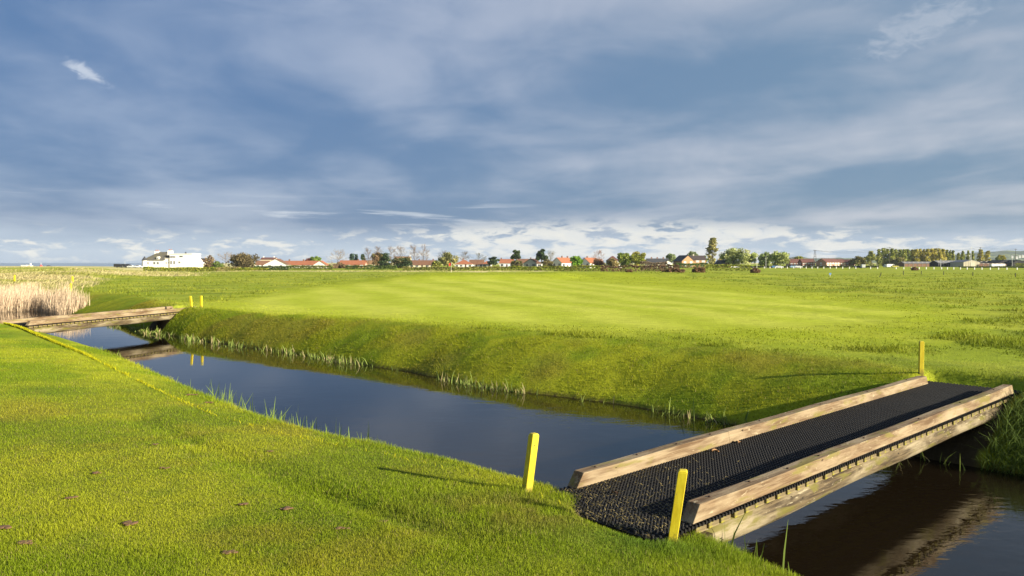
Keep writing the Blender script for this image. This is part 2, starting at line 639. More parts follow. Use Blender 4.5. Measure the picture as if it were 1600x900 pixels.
def terrain(x, y):
    x = np.asarray(x, dtype=float); y = np.asarray(y, dtype=float)
    s, n = sn(x, y)
    jig = (fbm(x * .9, y * .9, 3, 3) - .5)
    nl = smooth_interp(s, L_S, L_N); zl = smooth_interp(s, L_S, L_Z)
    nf = smooth_interp(s, F_S, F_N) + jig * .14
    wf = smooth_interp(s, W_S, W_N)
    # --- near side
    di = nl - n                                   # inland of the lip
    tee = 0.87 + 0.05 * (fbm(x * .35, y * .35, 5, 3) - .5)
    z_in = zl + (tee - zl) * (1 - np.exp(-np.clip(di, 0, 50) / 1.5))
    # shallow groove along the edge of the mown tee
    gd = line_dist(x, y, GROOVE)
    gw = .16 + .05 * np.sin(s * 1.9)
    z_in = z_in - 0.050 * np.exp(-(gd / gw) ** 2) * (.45 + .8 * fbm(x * 1.3, y * 1.3, 8, 2))
    e = np.clip(-di, 0, 4)
    z_edge = zl - 0.10 * e - 1.5 * e ** 1.6 + jig * .05 * np.clip(e, 0, .3)
    z_near = np.where(di > 0, z_in, np.maximum(z_edge, -0.9))
    # --- far side
    do = n - nf
    zp = 0.85
    t = np.clip(do / wf, 0, 1)
    z_bank = zp * np.sin(math.pi / 2 * t) ** 0.9
    lump = (fbm(x * 1.7, y * 1.7, 21, 4) - .5) * .05 + (fbm(x * .5, y * .5, 22, 3) - .5) * .07
    z_bank = z_bank + lump * np.sin(math.pi * np.clip(do / (wf * 1.5), 0, 1))
    z_far = np.where(do > 0, z_bank, np.maximum(do * .9, -0.9))
    # broad lie of the land beyond the ditch
    r = np.clip(do - wf, 0, None)
    roll = (fbm(x * .06, y * .06, 31, 4) - .5) * .34 * sstep(r, 2, 25)
    fall = -1.5 * sstep(y, 60, 280)
    z_land = roll + fall
    # raised green with a rounded front lip
    gx = sstep(x, -15, -9) * (1 - sstep(x, 3.5, 9)); gy = sstep(y - 2.2 * np.sin(x * .22), 65, 72) * (1 - sstep(y, 95, 130))
    z_land = z_land + 0.46 * gx * gy
    gx2 = sstep(x, 3, 9) * (1 - sstep(x, 26, 36)); gy2 = sstep(y, 84, 92) * (1 - sstep(y, 120, 150))
    z_land = z_land + 0.34 * gx2 * gy2
    # rough ground and dunes to the left
    a = x / np.maximum(y, 1)
    dl = sstep(-a, .46, .60) * sstep(y, 50, 85)
    dune = (fbm(x * .03, y * .05, 41, 4) - .40) * 2.2
    z_land = z_land + dl * dune * (1 - sstep(y, 250, 420)) + dl * .85 * sstep(y, 75, 190) * (1 - .3 * sstep(y, 260, 400))
    # berm of pale grass before the houses
    bm_ = np.exp(-((y - 232 - 10 * np.sin(x * .05)) / 13) ** 2) * (1 - sstep(x, 6, 22)) * sstep(x, -110, -80)
    z_land = z_land + bm_ * (.30 + .5 * (fbm(x * .12, y * .12, 44, 3) - .4))
    # tufty rough at the right
    rr = sstep(a, .18, .42) * sstep(r, 2, 10) * (1 - sstep(y, 150, 260))
    z_land = z_land + rr * (fbm(x * .45, y * .45, 51, 4) - .5) * .16
    z_far = z_far + np.where(do > 0, z_land, 0)
    # the land ends at the shore on the far left
    shore = sstep(-a + .00004 * (y - 540), .445, .475) * sstep(y, 528, 562)
    z_far = z_far - np.where(do > 0, 3.2 * shore, 0)
    # --- head of the ditch (closed by the reed bed)
    head = sstep(-s, 45.0, 48.5)
    nm = (nl + nf) / 2 + .6
    z = np.where(n < nm, z_near, z_far)
    z_head = np.maximum(z, 0.06 + .75 * sstep(-s, 52, 60))
    z = np.where((-s > 44.9) & (do < 0) & (n > nl - 1), z * (1 - head) + z_head * head, z)
    # --- seats of the two bridges
    for B in (BR1, BR2):
        lx, ly, L = br_local(B, x, y)
        for lo, hi in (((-.42 + .34 * sstep(ly, .0, .5), .55) if B is BR1 else (.0, .6)), (L - .55, L + .45)):
            m = sstep(lx - lo, -.18, .02) * (1 - sstep(lx, hi - .02, hi + .3)) * sstep(ly, -.72, -.52) * (1 - sstep(ly, .62, .80))
            z = np.where(z > DECK - .055, z * (1 - m) + (DECK - .055) * m, z)
    return z


def tz(x, y):
    return float(terrain(np.array([x]), np.array([y]))[0])


def hit(u, v):
    """where the ray through a pixel first meets the land"""
    d = ray(u, v)
    t = np.exp(np.linspace(math.log(2.0), math.log(2500.0), 6000))
    X = d[0] * t; Y = d[1] * t; Z = CAM_Z + d[2] * t
    h = terrain(X, Y)
    k = np.argmax(Z < h) if np.any(Z < h) else len(t) - 1
    return float(X[k]), float(Y[k]), float(h[k])


# outline of the mown fairway beyond the ditch
FAIR = np.array([hit(u, v)[:2] for (u, v) in [(335, 481), (400, 468), (470, 455), (560, 444), (600, 437), (740, 433), (870, 437), (1000, 445), (1150, 456),
                                              (1300, 471), (1390, 484), (1425, 492), (1390, 503), (1250, 512), (1100, 516), (900, 509), (700, 500), (500, 491)]])
APRON = np.array([hit(u, v)[:2] for (u, v) in [(290, 484), (560, 436), (880, 425), (1180, 446), (1480, 482), (1520, 510), (1380, 545), (1200, 538), (980, 522), (700, 512), (480, 500)]])


def in_poly(x, y, P):
    ins = np.zeros(x.shape, dtype=bool)
    n = len(P)
    for i in range(n):
        x0, y0 = P[i]; x1, y1 = P[(i + 1) % n]
        c = ((y0 > y) != (y1 > y)) & (x < (x1 - x0) * (y - y0) / (y1 - y0 + 1e-12) + x0)
        ins ^= c
    return ins


# the hazard line sprayed along the lip of the near bank
LINE = np.array([gp(u, v, z) for (u, v, z) in [(-60, 488, .8), (0, 504, .78), (55, 521, .76), (130, 546, .74), (205, 580, .72), (280, 615, .70), (330, 638, .70), (430, 668, .70), (500, 683, .70),
                                               (600, 703, .72), (700, 728, .72), (770, 748, .72), (820, 769, .73), (850, 783, .74), (885, 798, .74)]])
LINE2 = np.array([gp(u, v, .74) for (u, v) in [(1055, 848), (1110, 868), (1170, 893), (1215, 925)]])


def line_dist(x, y, P):
    best = np.full(x.shape, 1e9)
    for i in range(len(P) - 1):
        a = P[i]; b = P[i + 1]; d = b - a
        t = np.clip(((x - a[0]) * d[0] + (y - a[1]) * d[1]) / (d @ d), 0, 1)
        best = np.minimum(best, np.hypot(x - a[0] - t * d[0], y - a[1] - t * d[1]))
    return best


def lerp(a, b, t):
    return a + (b - a) * t[..., None]


def grass_col(x, y, fine=True):
    """colour of the growth itself at a place (kind of grass, dryness, bare earth)"""
    x = np.asarray(x, dtype=float); y = np.asarray(y, dtype=float)
    s, n = sn(x, y)
    nl = smooth_interp(s, L_S, L_N); nf = smooth_interp(s, F_S, F_N); wf = smooth_interp(s, W_S, W_N)
    di = nl - n; do = n - nf
    A = lambda *c: np.array(c, dtype=float)
    c = np.zeros(x.shape + (3,))
    # tee side: short bright turf, mottled
    p1 = fbm(x * .8, y * .8, 61, 4); p2 = fbm(x * 3.1, y * 3.1, 62, 3); p3 = fbm(x * .25, y * .25, 63, 3)
    near = lerp(np.broadcast_to(A(.200, .268, .012), c.shape), np.broadcast_to(A(.320, .350, .020), c.shape), sstep(p1, .35, .68))
    near = lerp(near, np.broadcast_to(A(.115, .190, .018), c.shape), sstep(p3, .50, .72) * .5 + sstep(p2, .58, .75) * .35)
    near = lerp(near, np.broadcast_to(A(.34, .27, .030), c.shape), sstep(fbm(x * 1.1, y * 1.1, 64, 4), .60, .78) * .38)
    # trodden, browner ground at the foot of the bridge
    d0 = np.hypot((x - BR1[0][0] + .75) / 1.2, (y - BR1[0][1] + .35) / .6)
    near = lerp(near, np.broadcast_to(A(.235, .185, .045), c.shape), np.clip(1 - d0, 0, 1) * .75 * sstep(p2, .3, .6))
    # far bank: coarser, duller, brown in places
    q1 = fbm(x * 1.3, y * 1.3, 71, 4); q2 = fbm(x * .45, y * .45, 72, 3)
    bank = lerp(np.broadcast_to(A(.180, .236, .014), c.shape), np.broadcast_to(A(.262, .282, .016), c.shape), sstep(q1, .35, .65))
    bank = lerp(bank, np.broadcast_to(A(.22, .165, .03), c.shape), sstep(q2, .50, .70) * .48)
    # fairway, apron, rough
    f1 = fbm(x * .5, y * .5, 81, 4); f2 = fbm(x * .08, y * .08, 82, 3)
    jx = (fbm(x * .7, y * .7, 83, 3) - .5) * .9; jy = (fbm(x * .7, y * .7, 84, 3) - .5) * .9
    rough = lerp(np.broadcast_to(A(.225, .280, .024), c.shape), np.broadcast_to(A(.32, .35, .040), c.shape), sstep(f1, .3, .65))
    rough = lerp(rough, np.broadcast_to(A(.145, .185, .026), c.shape), sstep(fbm(x * .9, y * .35, 85, 4), .55, .72) * .6)
    apron = lerp(np.broadcast_to(A(.285, .335, .018), c.shape), np.broadcast_to(A(.34, .38, .028), c.shape), sstep(f1, .3, .7))
    # mowing passes along the hole
    stripe = np.sin((x * .96 + y * .28) * 2 * math.pi / 3.4 + 1.2 * f2 * 6)
    fair = lerp(np.broadcast_to(A(.36, .41, .034), c.shape), np.broadcast_to(A(.45, .48, .062), c.shape), np.clip(.5 + .5 * stripe + (f1 - .5) * 1.2, 0, 1))
    land = rough
    def soft(P, w):
        k = 0
        for q in range(8):
            a_ = q * math.pi / 4; g = w * (1 + y * .03) * (.5 + .5 * (q % 2))
            k = k + in_poly(x + jx + g * math.cos(a_), y + jy + g * math.sin(a_) * 1.6, P)
        return k / 8.0
    land = lerp(land, apron, soft(APRON, 1.0))
    land = lerp(land, fair, soft(FAIR, .55))
    far = lerp(bank, land, sstep(do + (q1 - .5) * 1.2, wf * .75, wf * 1.15))
    # dry dune grass
    a = x / np.maximum(y, 1)
    straw = lerp(np.broadcast_to(A(.62, .54, .27), c.shape), np.broadcast_to(A(.42, .40, .10), c.shape), sstep(fbm(x * .10, y * .30, 91, 4), .40, .66))
    w = sstep(-a + (f2 - .5) * .10 + .0006 * (y - 100), .50, .60) * sstep(y, 42, 62)
    w = np.maximum(w, sstep(-a + (f2 - .5) * .1, .40, .47) * sstep(y, 86, 112) * (1 - sstep(y, 180, 205)))
    strip = sstep(y, 168, 185) * (1 - sstep(y, 250, 275)) * sstep(-a, .48, .54)      # a mown strip between the dunes
    w = w * (1 - .9 * strip)
    bmm = np.exp(-((y - 232 - 10 * np.sin(x * .05)) / 15) ** 2) * (1 - sstep(x, 6, 22)) * sstep(x, -110, -85)
    w = np.maximum(w, sstep(bmm + (fbm(x * .2, y * .2, 92, 4) - .5) * .7, .45, .75))
    far = lerp(far, straw, w)
    c = np.where((do > -1.5)[..., None], far, near)
    # wet mud under the water and along its edge
    zz = terrain(x, y)
    c = lerp(c, np.broadcast_to(A(.05, .035, .02), c.shape), (1 - sstep(zz, .0, .06)) * (np.abs(n - (nl + nf) / 2) < (nf - nl) / 2 + 1.0))
    # seats of the bridges: bare earth under the mats
    for B in (BR1, BR2):
        lx, ly, L = br_local(B, x, y)
        m = ((lx > (-.45 + .36 * sstep(ly, .0, .5) if B is BR1 else 0)) & (lx < L + .4) & (ly > -.58) & (ly < .68)).astype(float)
        c = lerp(c, np.broadcast_to(A(.06, .045, .025), c.shape), m)
    return c


def build_ground():
    def axis(lo, hi, a, b, h, g, hmax):
        mid = list(np.arange(a, b + 1e-6, h))
        up = []; p = mid[-1]; st = h
        while p < hi:
            st = min(st * g, hmax); p += st; up.append(p)
        dn = []; p = mid[0]; st = h
        while p > lo:
            st = min(st * g, hmax); p -= st; dn.append(p)
        return np.array(dn[::-1] + mid + up)
    xs = axis(-4200, 4200, -13.0, 9.0, .115, 1.036, 260)
    ys = axis(-1500, 6500, 2.8, 31.0, .115, 1.030, 260)
    X, Y = np.meshgrid(xs, ys)
    Z = terrain(X, Y)
    V = np.stack([X.ravel(), Y.ravel(), Z.ravel()], 1)
    nx, ny = len(xs), len(ys)
    i = np.arange(nx * ny).reshape(ny, nx)
    F = np.stack([i[:-1, :-1].ravel(), i[:-1, 1:].ravel(), i[1:, 1:].ravel(), i[1:, :-1].ravel()], 1)
    C = grass_col(X.ravel(), Y.ravel())
    # thatch brown under the near turf, darkened for contrast between the blades
    xx, yy = X.ravel(), Y.ravel()
    s_, n_ = sn(xx, yy)
    th = (n_ < smooth_interp(s_, L_S, L_N) + .4) * (1 - sstep(np.hypot(xx, yy), 9, 16))
    C = lerp(C, C * .45 + np.array([.045, .042, .012]), th * .9)
    o = arr_mesh('ground', V, F, M_TURF, col=C, smooth=True)
    tag(o, kind='structure')
    print('ground tris', 2 * len(F))
    # water
    pts = [sn_inv(s, n) for (s, n) in ((-52, 2.0), (45, 2.0), (45, 14.5), (-52, 14.5))]
    mb = MB().poly([(px_, py_, 0.0) for (px_, py_) in pts])
    w = mb.build('water', M_WATER)
    tag(w, kind='structure')
    if w.data.polygons[0].normal.z < 0:
        w.data.flip_normals()
    # the sea beyond the dunes
    m, t, b = new_mat('sea_water')
    pos = t.node('ShaderNodeNewGeometry').outputs['Position']
    t.put(b.inputs['Base Color'], (.27, .33, .40)); b.inputs['Roughness'].default_value = .35; b.inputs['IOR'].default_value = 1.333
    bp = t.node('ShaderNodeBump'); bp.inputs['Strength'].default_value = .6; bp.inputs['Distance'].default_value = .6
    t.put(bp.inputs['Height'], t.noise(t.map(pos, scale=(.10, .25, 1)), 1.0, 5, .6)); t.l.new(bp.outputs[0], b.inputs['Normal'])
    sea = MB().poly([(-4150, 532, -.9), (-232, 532, -.9), (-2760, 6450, -.9), (-4150, 6450, -.9)]).build('sea', m)
    if sea.data.polygons[0].normal.z < 0:
        sea.data.flip_normals()
    tag(sea, kind='structure')


build_ground()


# ------------------------------------------------------------------ hills on the horizon
def build_hills():
    m, t, b = new_mat('far_wood')
    pos = t.node('ShaderNodeNewGeometry').outputs['Position']
    n = t.noise(t.map(pos, scale=(.010, .004, .03)), 1.0, 5, .65, .5)
    k = t.noise(t.map(pos, scale=(.03, .02, .05)), 1.0, 4, .6)
    c = t.mix(t.smooth(n, .48, .58), (.035, .055, .022), (.16, .19, .05))
    c = t.mix(t.smooth(k, .4, .7), c, (.05, .07, .03))
    t.put(b.inputs['Base Color'], c); b.inputs['Roughness'].default_value = .95
    b.inputs['Specular IOR Level'].default_value = 0.0

    def hill(name, us, vs, Y, depth):
        N = 160; M = 14
        uu = np.linspace(us[0], us[-1], N)
        top = np.interp(uu, us, vs)
        xs = (uu - 800) / FPX * Y
        h = CAM_Z + (410 - top) / FPX * Y + (fbm(xs * .012, xs * 0 + 3, 7, 4) - .5) * 9
        V = []
        for j in range(M + 1):
            a = j / M
            prof = math.sin(math.pi * a) ** .8 if 0 < a < 1 else 0
            yy = Y + (a - .5) * depth
            zz = -2 + (h + 2) * prof + (fbm(xs * .02, xs * 0 + j * .7, 9, 3) - .5) * 6 * prof
            V.append(np.stack([xs * (yy / Y), np.full(N, yy), zz], 1))
        V = np.concatenate(V)
        i = np.arange((M + 1) * N).reshape(M + 1, N)
        F = np.stack([i[:-1, :-1].ravel(), i[:-1, 1:].ravel(), i[1:, 1:].ravel(), i[1:, :-1].ravel()], 1)
        tag(arr_mesh(name, V, F, m, smooth=True), kind='structure')
    hill('hill', [1395, 1440, 1490, 1530, 1560, 1600, 1660, 1760, 1900], [409, 402, 398, 394.5, 392.5, 391.5, 390, 392, 409], 5200, 1500)
    hill('hill', [1215, 1232, 1248, 1265, 1290, 1310, 1345, 1372, 1400], [409, 403, 400.5, 403, 404.5, 402.5, 403, 405, 409], 5000, 1200)


build_hills()


# ------------------------------------------------------------------ footbridges
def frame_loc(B, z=0.0):
    p, d, L = B
    return (p[0], p[1], z), math.atan2(d[1], d[0]), L


def footbridge(B, label, detail=True):
    loc, rz, L = frame_loc(B)
    root = empty('footbridge', loc, label, 'footbridge', rz)
    rg = random.Random(3 if detail else 4)
    # two round bearers
    for yy in (-.425, .515):
        n = 26
        path = []; rad = []
        for k in range(n):
            x = .06 + (L - .12) * k / (n - 1)
            path.append((x, yy + .012 * math.sin(x * 1.3 + yy * 9), DECK - .178 - .004 * math.sin(x * 2.1)))
            rad.append(.108 + .008 * math.sin(x * 1.9 + yy) - (.06 if k == n - 1 else .02 if k == n - 2 else 0))
        mb = MB().tube(path, rad, 16)
        mb.build('bearer', M_LOG, root, smooth=True)
    # cross planks under the mat: their ends show along both sides
    w, gap = .128, .034
    proto = None
    x = .02
    while x + w < L - .02:
        if proto is None:
            proto = MB().box(0, w, -.552, .652, DECK - .073, DECK - .031).build('plank', M_PLANK, root, bevel=.004, seg=1)
            o = proto
        else:
            o = proto.copy(); COL.objects.link(o); o.parent = root
        o.location = (x, rg.uniform(-.012, .008), rg.uniform(-.003, .001))
        x += w + gap
    # sills at both ends
    MB().box(-.10, .14, -.62, .72, DECK - .30, DECK - .075).build('sill', M_SILL, root, bevel=.01)
    MB().box(L - .16, L + .10, -.62, .72, DECK - .30, DECK - .075).build('sill', M_SILL, root, bevel=.01)
    # rubber ring mats laid end to end, running out over the turf at each end
    x0, x1 = (-.42 if detail else -.05), L + .30
    nm = 6
    y0, y1 = -.550, .648
    for k in range(nm):
        a = x0 + (x1 - x0) * k / nm + .004; b = x0 + (x1 - x0) * (k + 1) / nm - .004
        mat = MB().box(a, b, y0, y1, DECK - .030, DECK - .016).build('rubber_mat', M_RUBBER, root)
        if True:
            pit = .042
            nx = int((b - a) / pit); ny = int((y1 - y0) / pit)
            gx = a + pit * .5 + np.arange(nx) * (b - a - pit) / max(nx - 1, 1)
            gy = y0 + pit * .5 + np.arange(ny) * (y1 - y0 - pit) / (ny - 1)
            GX, GY = np.meshgrid(gx, gy)
            GX = GX + ((np.arange(ny) % 2) * pit * .5)[:, None] * (0 if False else 1)
            GX = np.clip(GX, a, b)
            P = np.stack([GX.ravel(), GY.ravel(), np.full(GX.size, DECK - .016)], 1)
            r0, r1, h = .0120, .0085, .020
            cs = np.array([(-1, -1), (1, -1), (1, 1), (-1, 1)], float)
            Vb = np.concatenate([np.concatenate([cs * r0, np.zeros((4, 1))], 1), np.concatenate([cs * r1, np.full((4, 1), h)], 1)])
            V = (P[:, None, :] + Vb[None]).reshape(-1, 3)
            fb = np.array([(4, 5, 6, 7), (0, 1, 5, 4), (1, 2, 6, 5), (2, 3, 7, 6), (3, 0, 4, 7)])
            F = (np.arange(len(P))[:, None, None] * 8 + fb[None]).reshape(-1, 4)
            st = arr_mesh('stud', V, F, M_RUBBER, mat)
            tag(st, kind='stuff')
            # ring walls seen along both open edges
            eb = MB()
            xx = a + .01
            while xx < b - .012:
                for ye in (y0 - .008, y1 - .004):
                    eb.box(xx, xx + .011, ye, ye + .012, DECK - .032, DECK - .003)
                xx += pit
            tag(eb.build('edge_rib', M_RUBBER, mat), kind='stuff')
    # kerbs: each side two timbers butted at a slanted joint
    for side, (ya, yb) in (('r', (-.545, -.440)), ('l', (.540, .645))):
        j = 2.25 if detail else 3.4
        zb, zt = DECK - .002, DECK + .118
        for (a, b, sa, sb, dy) in ((0.0, j - .006, .085, -.03, 0.0), (j, L, -.03, -.085, .004)):
            n = 9
            mb = MB()
            i0 = 0
            for k in range(n):
                f = k / (n - 1)
                xb = a + (b - a) * f
                xt = a + sa + (b + sb - a - sa) * f
                wz = .005 * math.sin(xb * 2.3 + ya * 7)
                mb.v += [(xb, ya + dy, zb), (xb, yb + dy, zb), (xt, yb + dy, zt + wz), (xt, ya + dy, zt + wz)]
            for k in range(n - 1):
                o = k * 4
                for q in range(4):
                    r_ = (q + 1) % 4
                    mb.f.append((o + q, o + r_, o + 4 + r_, o + 4 + q))
            mb.f.append((0, 1, 2, 3)); e = (n - 1) * 4; mb.f.append((e + 3, e + 2, e + 1, e))
            bo = mb.build('kerb', M_KERB, root)
            if detail:
                for q in range(4):
                    f = (q + .5) / 4
                    xq = a + (b - a) * f; yq = (ya + yb) / 2 + .012 * math.sin(q * 2 + a)
                    MB().tube([(xq, yq + dy, zt - .003), (xq, yq + dy, zt + .0085 + .005 * math.sin(xq * 2.3 + ya * 7))], .011, 8).build('bolt', M_BOLT, bo)
            md = bo.modifiers.new('bevel', 'BEVEL'); md.width = .004; md.segments = 2; md.limit_method = 'ANGLE'
    return root


footbridge(BR1, 'timber footbridge with black studded rubber matting in the right foreground')
footbridge(BR2, 'distant timber footbridge at the left, crossing in front of the tan reeds', False)


# ------------------------------------------------------------------ yellow marker stakes
def stake(u, v, hgt, w, lean, rz, label, hole=False, group='yellow hazard stakes', z=None):
    x, y, zz = hit(u, v)
    root = empty('marker_stake', (x, y, zz), label, 'stake', rz, group)
    mb = MB()
    h = w / 2
    c = w * .22
    b = [(-h, -h), (h, -h), (h, h), (-h, h)]
    lx = math.cos(-rz) * lean; ly = math.sin(-rz) * lean
    n0 = [(p, q, -.12) for (p, q) in b]
    n1 = [(p + lx, q + ly, hgt - c) for (p, q) in b]
    n2 = [(p * .72 + lx, q * .72 + ly, hgt) for (p, q) in b]
    mb.hexa(n0, n1)
    mb.hexa([(p, q, r_ + .0005) for (p, q, r_) in n1], n2)
    mb.build('post', M_YELLOW, root, bevel=.003, seg=1)
    if hole:
        hb = MB()
        t = .82
        hb.tube([(h + lx * t + .0005, ly * t, hgt * t), (h + lx * t + .002, ly * t, hgt * t)], .009, 10)
        hb.build('drilled_hole', flat('dark_hole', (.01, .008, .005)), root)
    return root


stake(820, 769, .46, .062, .07, R(-58), 'yellow wooden stake at the water edge with a drilled hole near its top', True)
stake(1046, 849, .49, .060, .085, R(-14), 'yellow wooden stake leaning beside the near end of the rubber-matted footbridge')
stake(1439, 584, .50, .062, 0.0, R(-10), 'upright yellow stake at the far end of the near footbridge')
stake(300, 481, .44, .068, -.05, R(-10), 'yellow stake leaning left at the far end of the left footbridge')
stake(315, 480.5, .44, .068, -.01, R(-10), 'upright yellow stake just right of a leaning one by the left footbridge')
stake(23, 442, .62, .10, 0, 0, 'yellow stake in dune grass at the far left, behind the reeds')
stake(114, 444, .60, .10, -.03, 0, 'yellow stake in dune grass above the right end of the reeds')
stake(111, 456, .50, .09, 0, 0, 'yellow stake half hidden by the right end of the reeds')


# ------------------------------------------------------------------ grass blades
def blades(name, P, hgt, wid, lean, col, mat, tipw=.25, kind='stuff', azim=None, tipcol=1.12, rootcol=.85, bend=0.4, simple=False):
    """P (n,3) roots; hgt, wid, lean arrays; each blade two quads that bend"""
    n = len(P)
    az = RNG.uniform(0, 2 * math.pi, n) if azim is None else azim
    fa = RNG.uniform(0, math.pi, n)
    side = np.stack([np.cos(fa), np.sin(fa), np.zeros(n)], 1) * (wid / 2)[:, None]
    dirv = np.stack([np.cos(az) * lean, np.sin(az) * lean, np.ones(n)], 1)
    dirv /= np.linalg.norm(dirv, axis=1)[:, None]
    if simple:
        P0 = P - np.array([0, 0, .006])
        P2 = P + dirv * hgt[:, None]
        V = np.stack([P0 - side, P0 + side, P2 + side * tipw, P2 - side * tipw], 1).reshape(-1, 3)
        F = np.arange(n * 4).reshape(n, 4)
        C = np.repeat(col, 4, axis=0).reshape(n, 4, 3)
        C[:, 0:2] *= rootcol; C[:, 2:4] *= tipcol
        return tag(arr_mesh(name, V, F, mat, col=C.reshape(-1, 3)), kind=kind)
    P0 = P - np.array([0, 0, .01])
    P1 = P + dirv * (hgt * .55)[:, None]
    d2 = dirv + np.stack([np.cos(az), np.sin(az), -.4 * np.ones(n)], 1) * bend * lean[:, None]
    d2 /= np.linalg.norm(d2, axis=1)[:, None]
    P2 = P1 + d2 * (hgt * .45)[:, None]
    V = np.stack([P0 - side, P0 + side, P1 + side * .85, P1 - side * .85, P2 + side * tipw, P2 - side * tipw], 1).reshape(-1, 3)
    b = np.arange(n)[:, None] * 6
    F = np.concatenate([b + np.array([[0, 1, 2, 3]]), b + np.array([[3, 2, 4, 5]])])
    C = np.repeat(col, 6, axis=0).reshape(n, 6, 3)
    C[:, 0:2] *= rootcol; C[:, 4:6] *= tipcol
    o = arr_mesh(name, V, F, mat, col=C.reshape(-1, 3))
    tag(o, kind=kind)
    return o


def sample_rect(n, x0, x1, y0, y1):
    return RNG.uniform(x0, x1, n), RNG.uniform(y0, y1, n)


def not_bridge(x, y):
    m = np.ones(x.shape, bool)
    for B in (BR1, BR2):
        lx, ly, L = br_local(B, x, y)
        jig = (fbm(x * 7, y * 7, 5, 2) - .5) * .22
        m &= ~((lx > -.34 + (.30 * sstep(ly, .0, .5) if B is BR1 else 0) + jig) & (lx < L + .26 + jig) & (ly > -.57) & (ly < .66))
    return m


def near_turf():
    # points spread so that their spacing looks even in perspective
    N = 760000
    r = 1 / RNG.uniform(1 / 17.0, 1 / 2.9, N)
    a = RNG.uniform(-.95, .74, N)
    y = r; x = a * r
    s, n = sn(x, y)
    di = smooth_interp(s, L_S, L_N) - n
    k = (di > -.32) & not_bridge(x, y)
    x, y, di, r = x[k], y[k], di[k], r[k]
    z = terrain(x, y)
    k = z > .03
    x, y, z, di, r = x[k], y[k], z[k], di[k], r[k]
    n = len(x)
    tuft = fbm(x * 1.4, y * 1.4, 101, 3)
    hgt = (.009 + .008 * RNG.random(n)) * (1 + .8 * sstep(tuft, .55, .78))
    edge = sstep(-di, -.30, .05)
    hgt = hgt * (1 + 1.2 * edge)
    # uncut grass about the stakes and the foot of the bridge
    for (u, v, rad, am) in ((1047, 845, .16, .5), (1000, 842, .22, .8), (1110, 840, .22, 1.2), (820, 772, .22, 1.3), (735, 770, .4, 1.0), (770, 800, .35, .9), (905, 772, .15, 1.0)):
        gx, gy = gp(u, v, .76)
        hgt = hgt * (1 + am * np.exp(-((x - gx) ** 2 + (y - gy) ** 2) / rad ** 2))
    hgt = hgt * (.75 + .06 * r)
    wid = .0013 + .00042 * r
    wid = wid * (.7 + .6 * RNG.random(n))
    lean = .2 + .7 * RNG.random(n)
    # longer, darker grass left standing in the groove at the edge of the tee
    gl_ = np.exp(-(line_dist(x, y, GROOVE) / .16) ** 2)
    hgt = hgt * (1 + .9 * gl_)
    c = grass_col(x, y) * (.66 + .68 * RNG.random(n))[:, None]
    dry = RNG.random(n) < .05
    c[dry] = np.array([.34, .29, .10]) * (.7 + .5 * RNG.random(dry.sum()))[:, None]
    lush = np.exp(-(((x - gp(1000, 842, .76)[0]) / .45) ** 2 + ((y - gp(1000, 842, .76)[1]) / .22) ** 2))
    c = lerp(c, np.broadcast_to(np.array([.085, .17, .025]), c.shape), lush * .7)
    print('near blades', n, flush=True)
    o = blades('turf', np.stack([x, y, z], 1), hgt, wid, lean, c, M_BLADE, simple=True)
    tag(o, 'short bright green turf on the near bank')

    # sprayed line: painted blades only
    def painted(LN, N, w):
        seg = RNG.integers(0, len(LN) - 1, N * 3)
        ln = np.linalg.norm(LN[1:] - LN[:-1], axis=1)
        seg = RNG.choice(len(LN) - 1, N, p=ln / ln.sum())
        t = RNG.random(N)
        p = LN[seg] + (LN[seg + 1] - LN[seg]) * t[:, None]
        p = p + RNG.normal(0, w, (N, 2))
        return p
    p = np.concatenate([painted(LINE, 15000, .017), painted(LINE2, 900, .022)])
    x, y = p[:, 0], p[:, 1]
    rr = np.hypot(x, y)
    wear = fbm(x * 2.2, y * 2.2, 111, 3) + .34 * sstep(rr, 16, 20) - .17 - .05 * sstep(rr, 12, 7)
    k = (RNG.random(len(x)) < (.62 * sstep(rr, 16, 20.5) * sstep(wear, .25, .42) + .22 * sstep(rr, 9, 15) * sstep(wear, .2, .5) + .07 * sstep(rr, 4, 8) * (.4 + wear))) & not_bridge(x, y)
    x, y, rr = x[k], y[k], rr[k]
    z = terrain(x, y); n = len(x)
    c = np.array([.52, .50, .016]) * (.6 + .5 * RNG.random(n))[:, None]
    o = blades('painted_line', np.stack([x, y, z], 1), .028 + .014 * RNG.random(n) + .0012 * rr, .002 + .0006 * rr, .3 + .8 * RNG.random(n), c, M_BLADE)
    tag(o, 'worn yellow hazard line sprayed on the grass along the near bank')


near_turf()


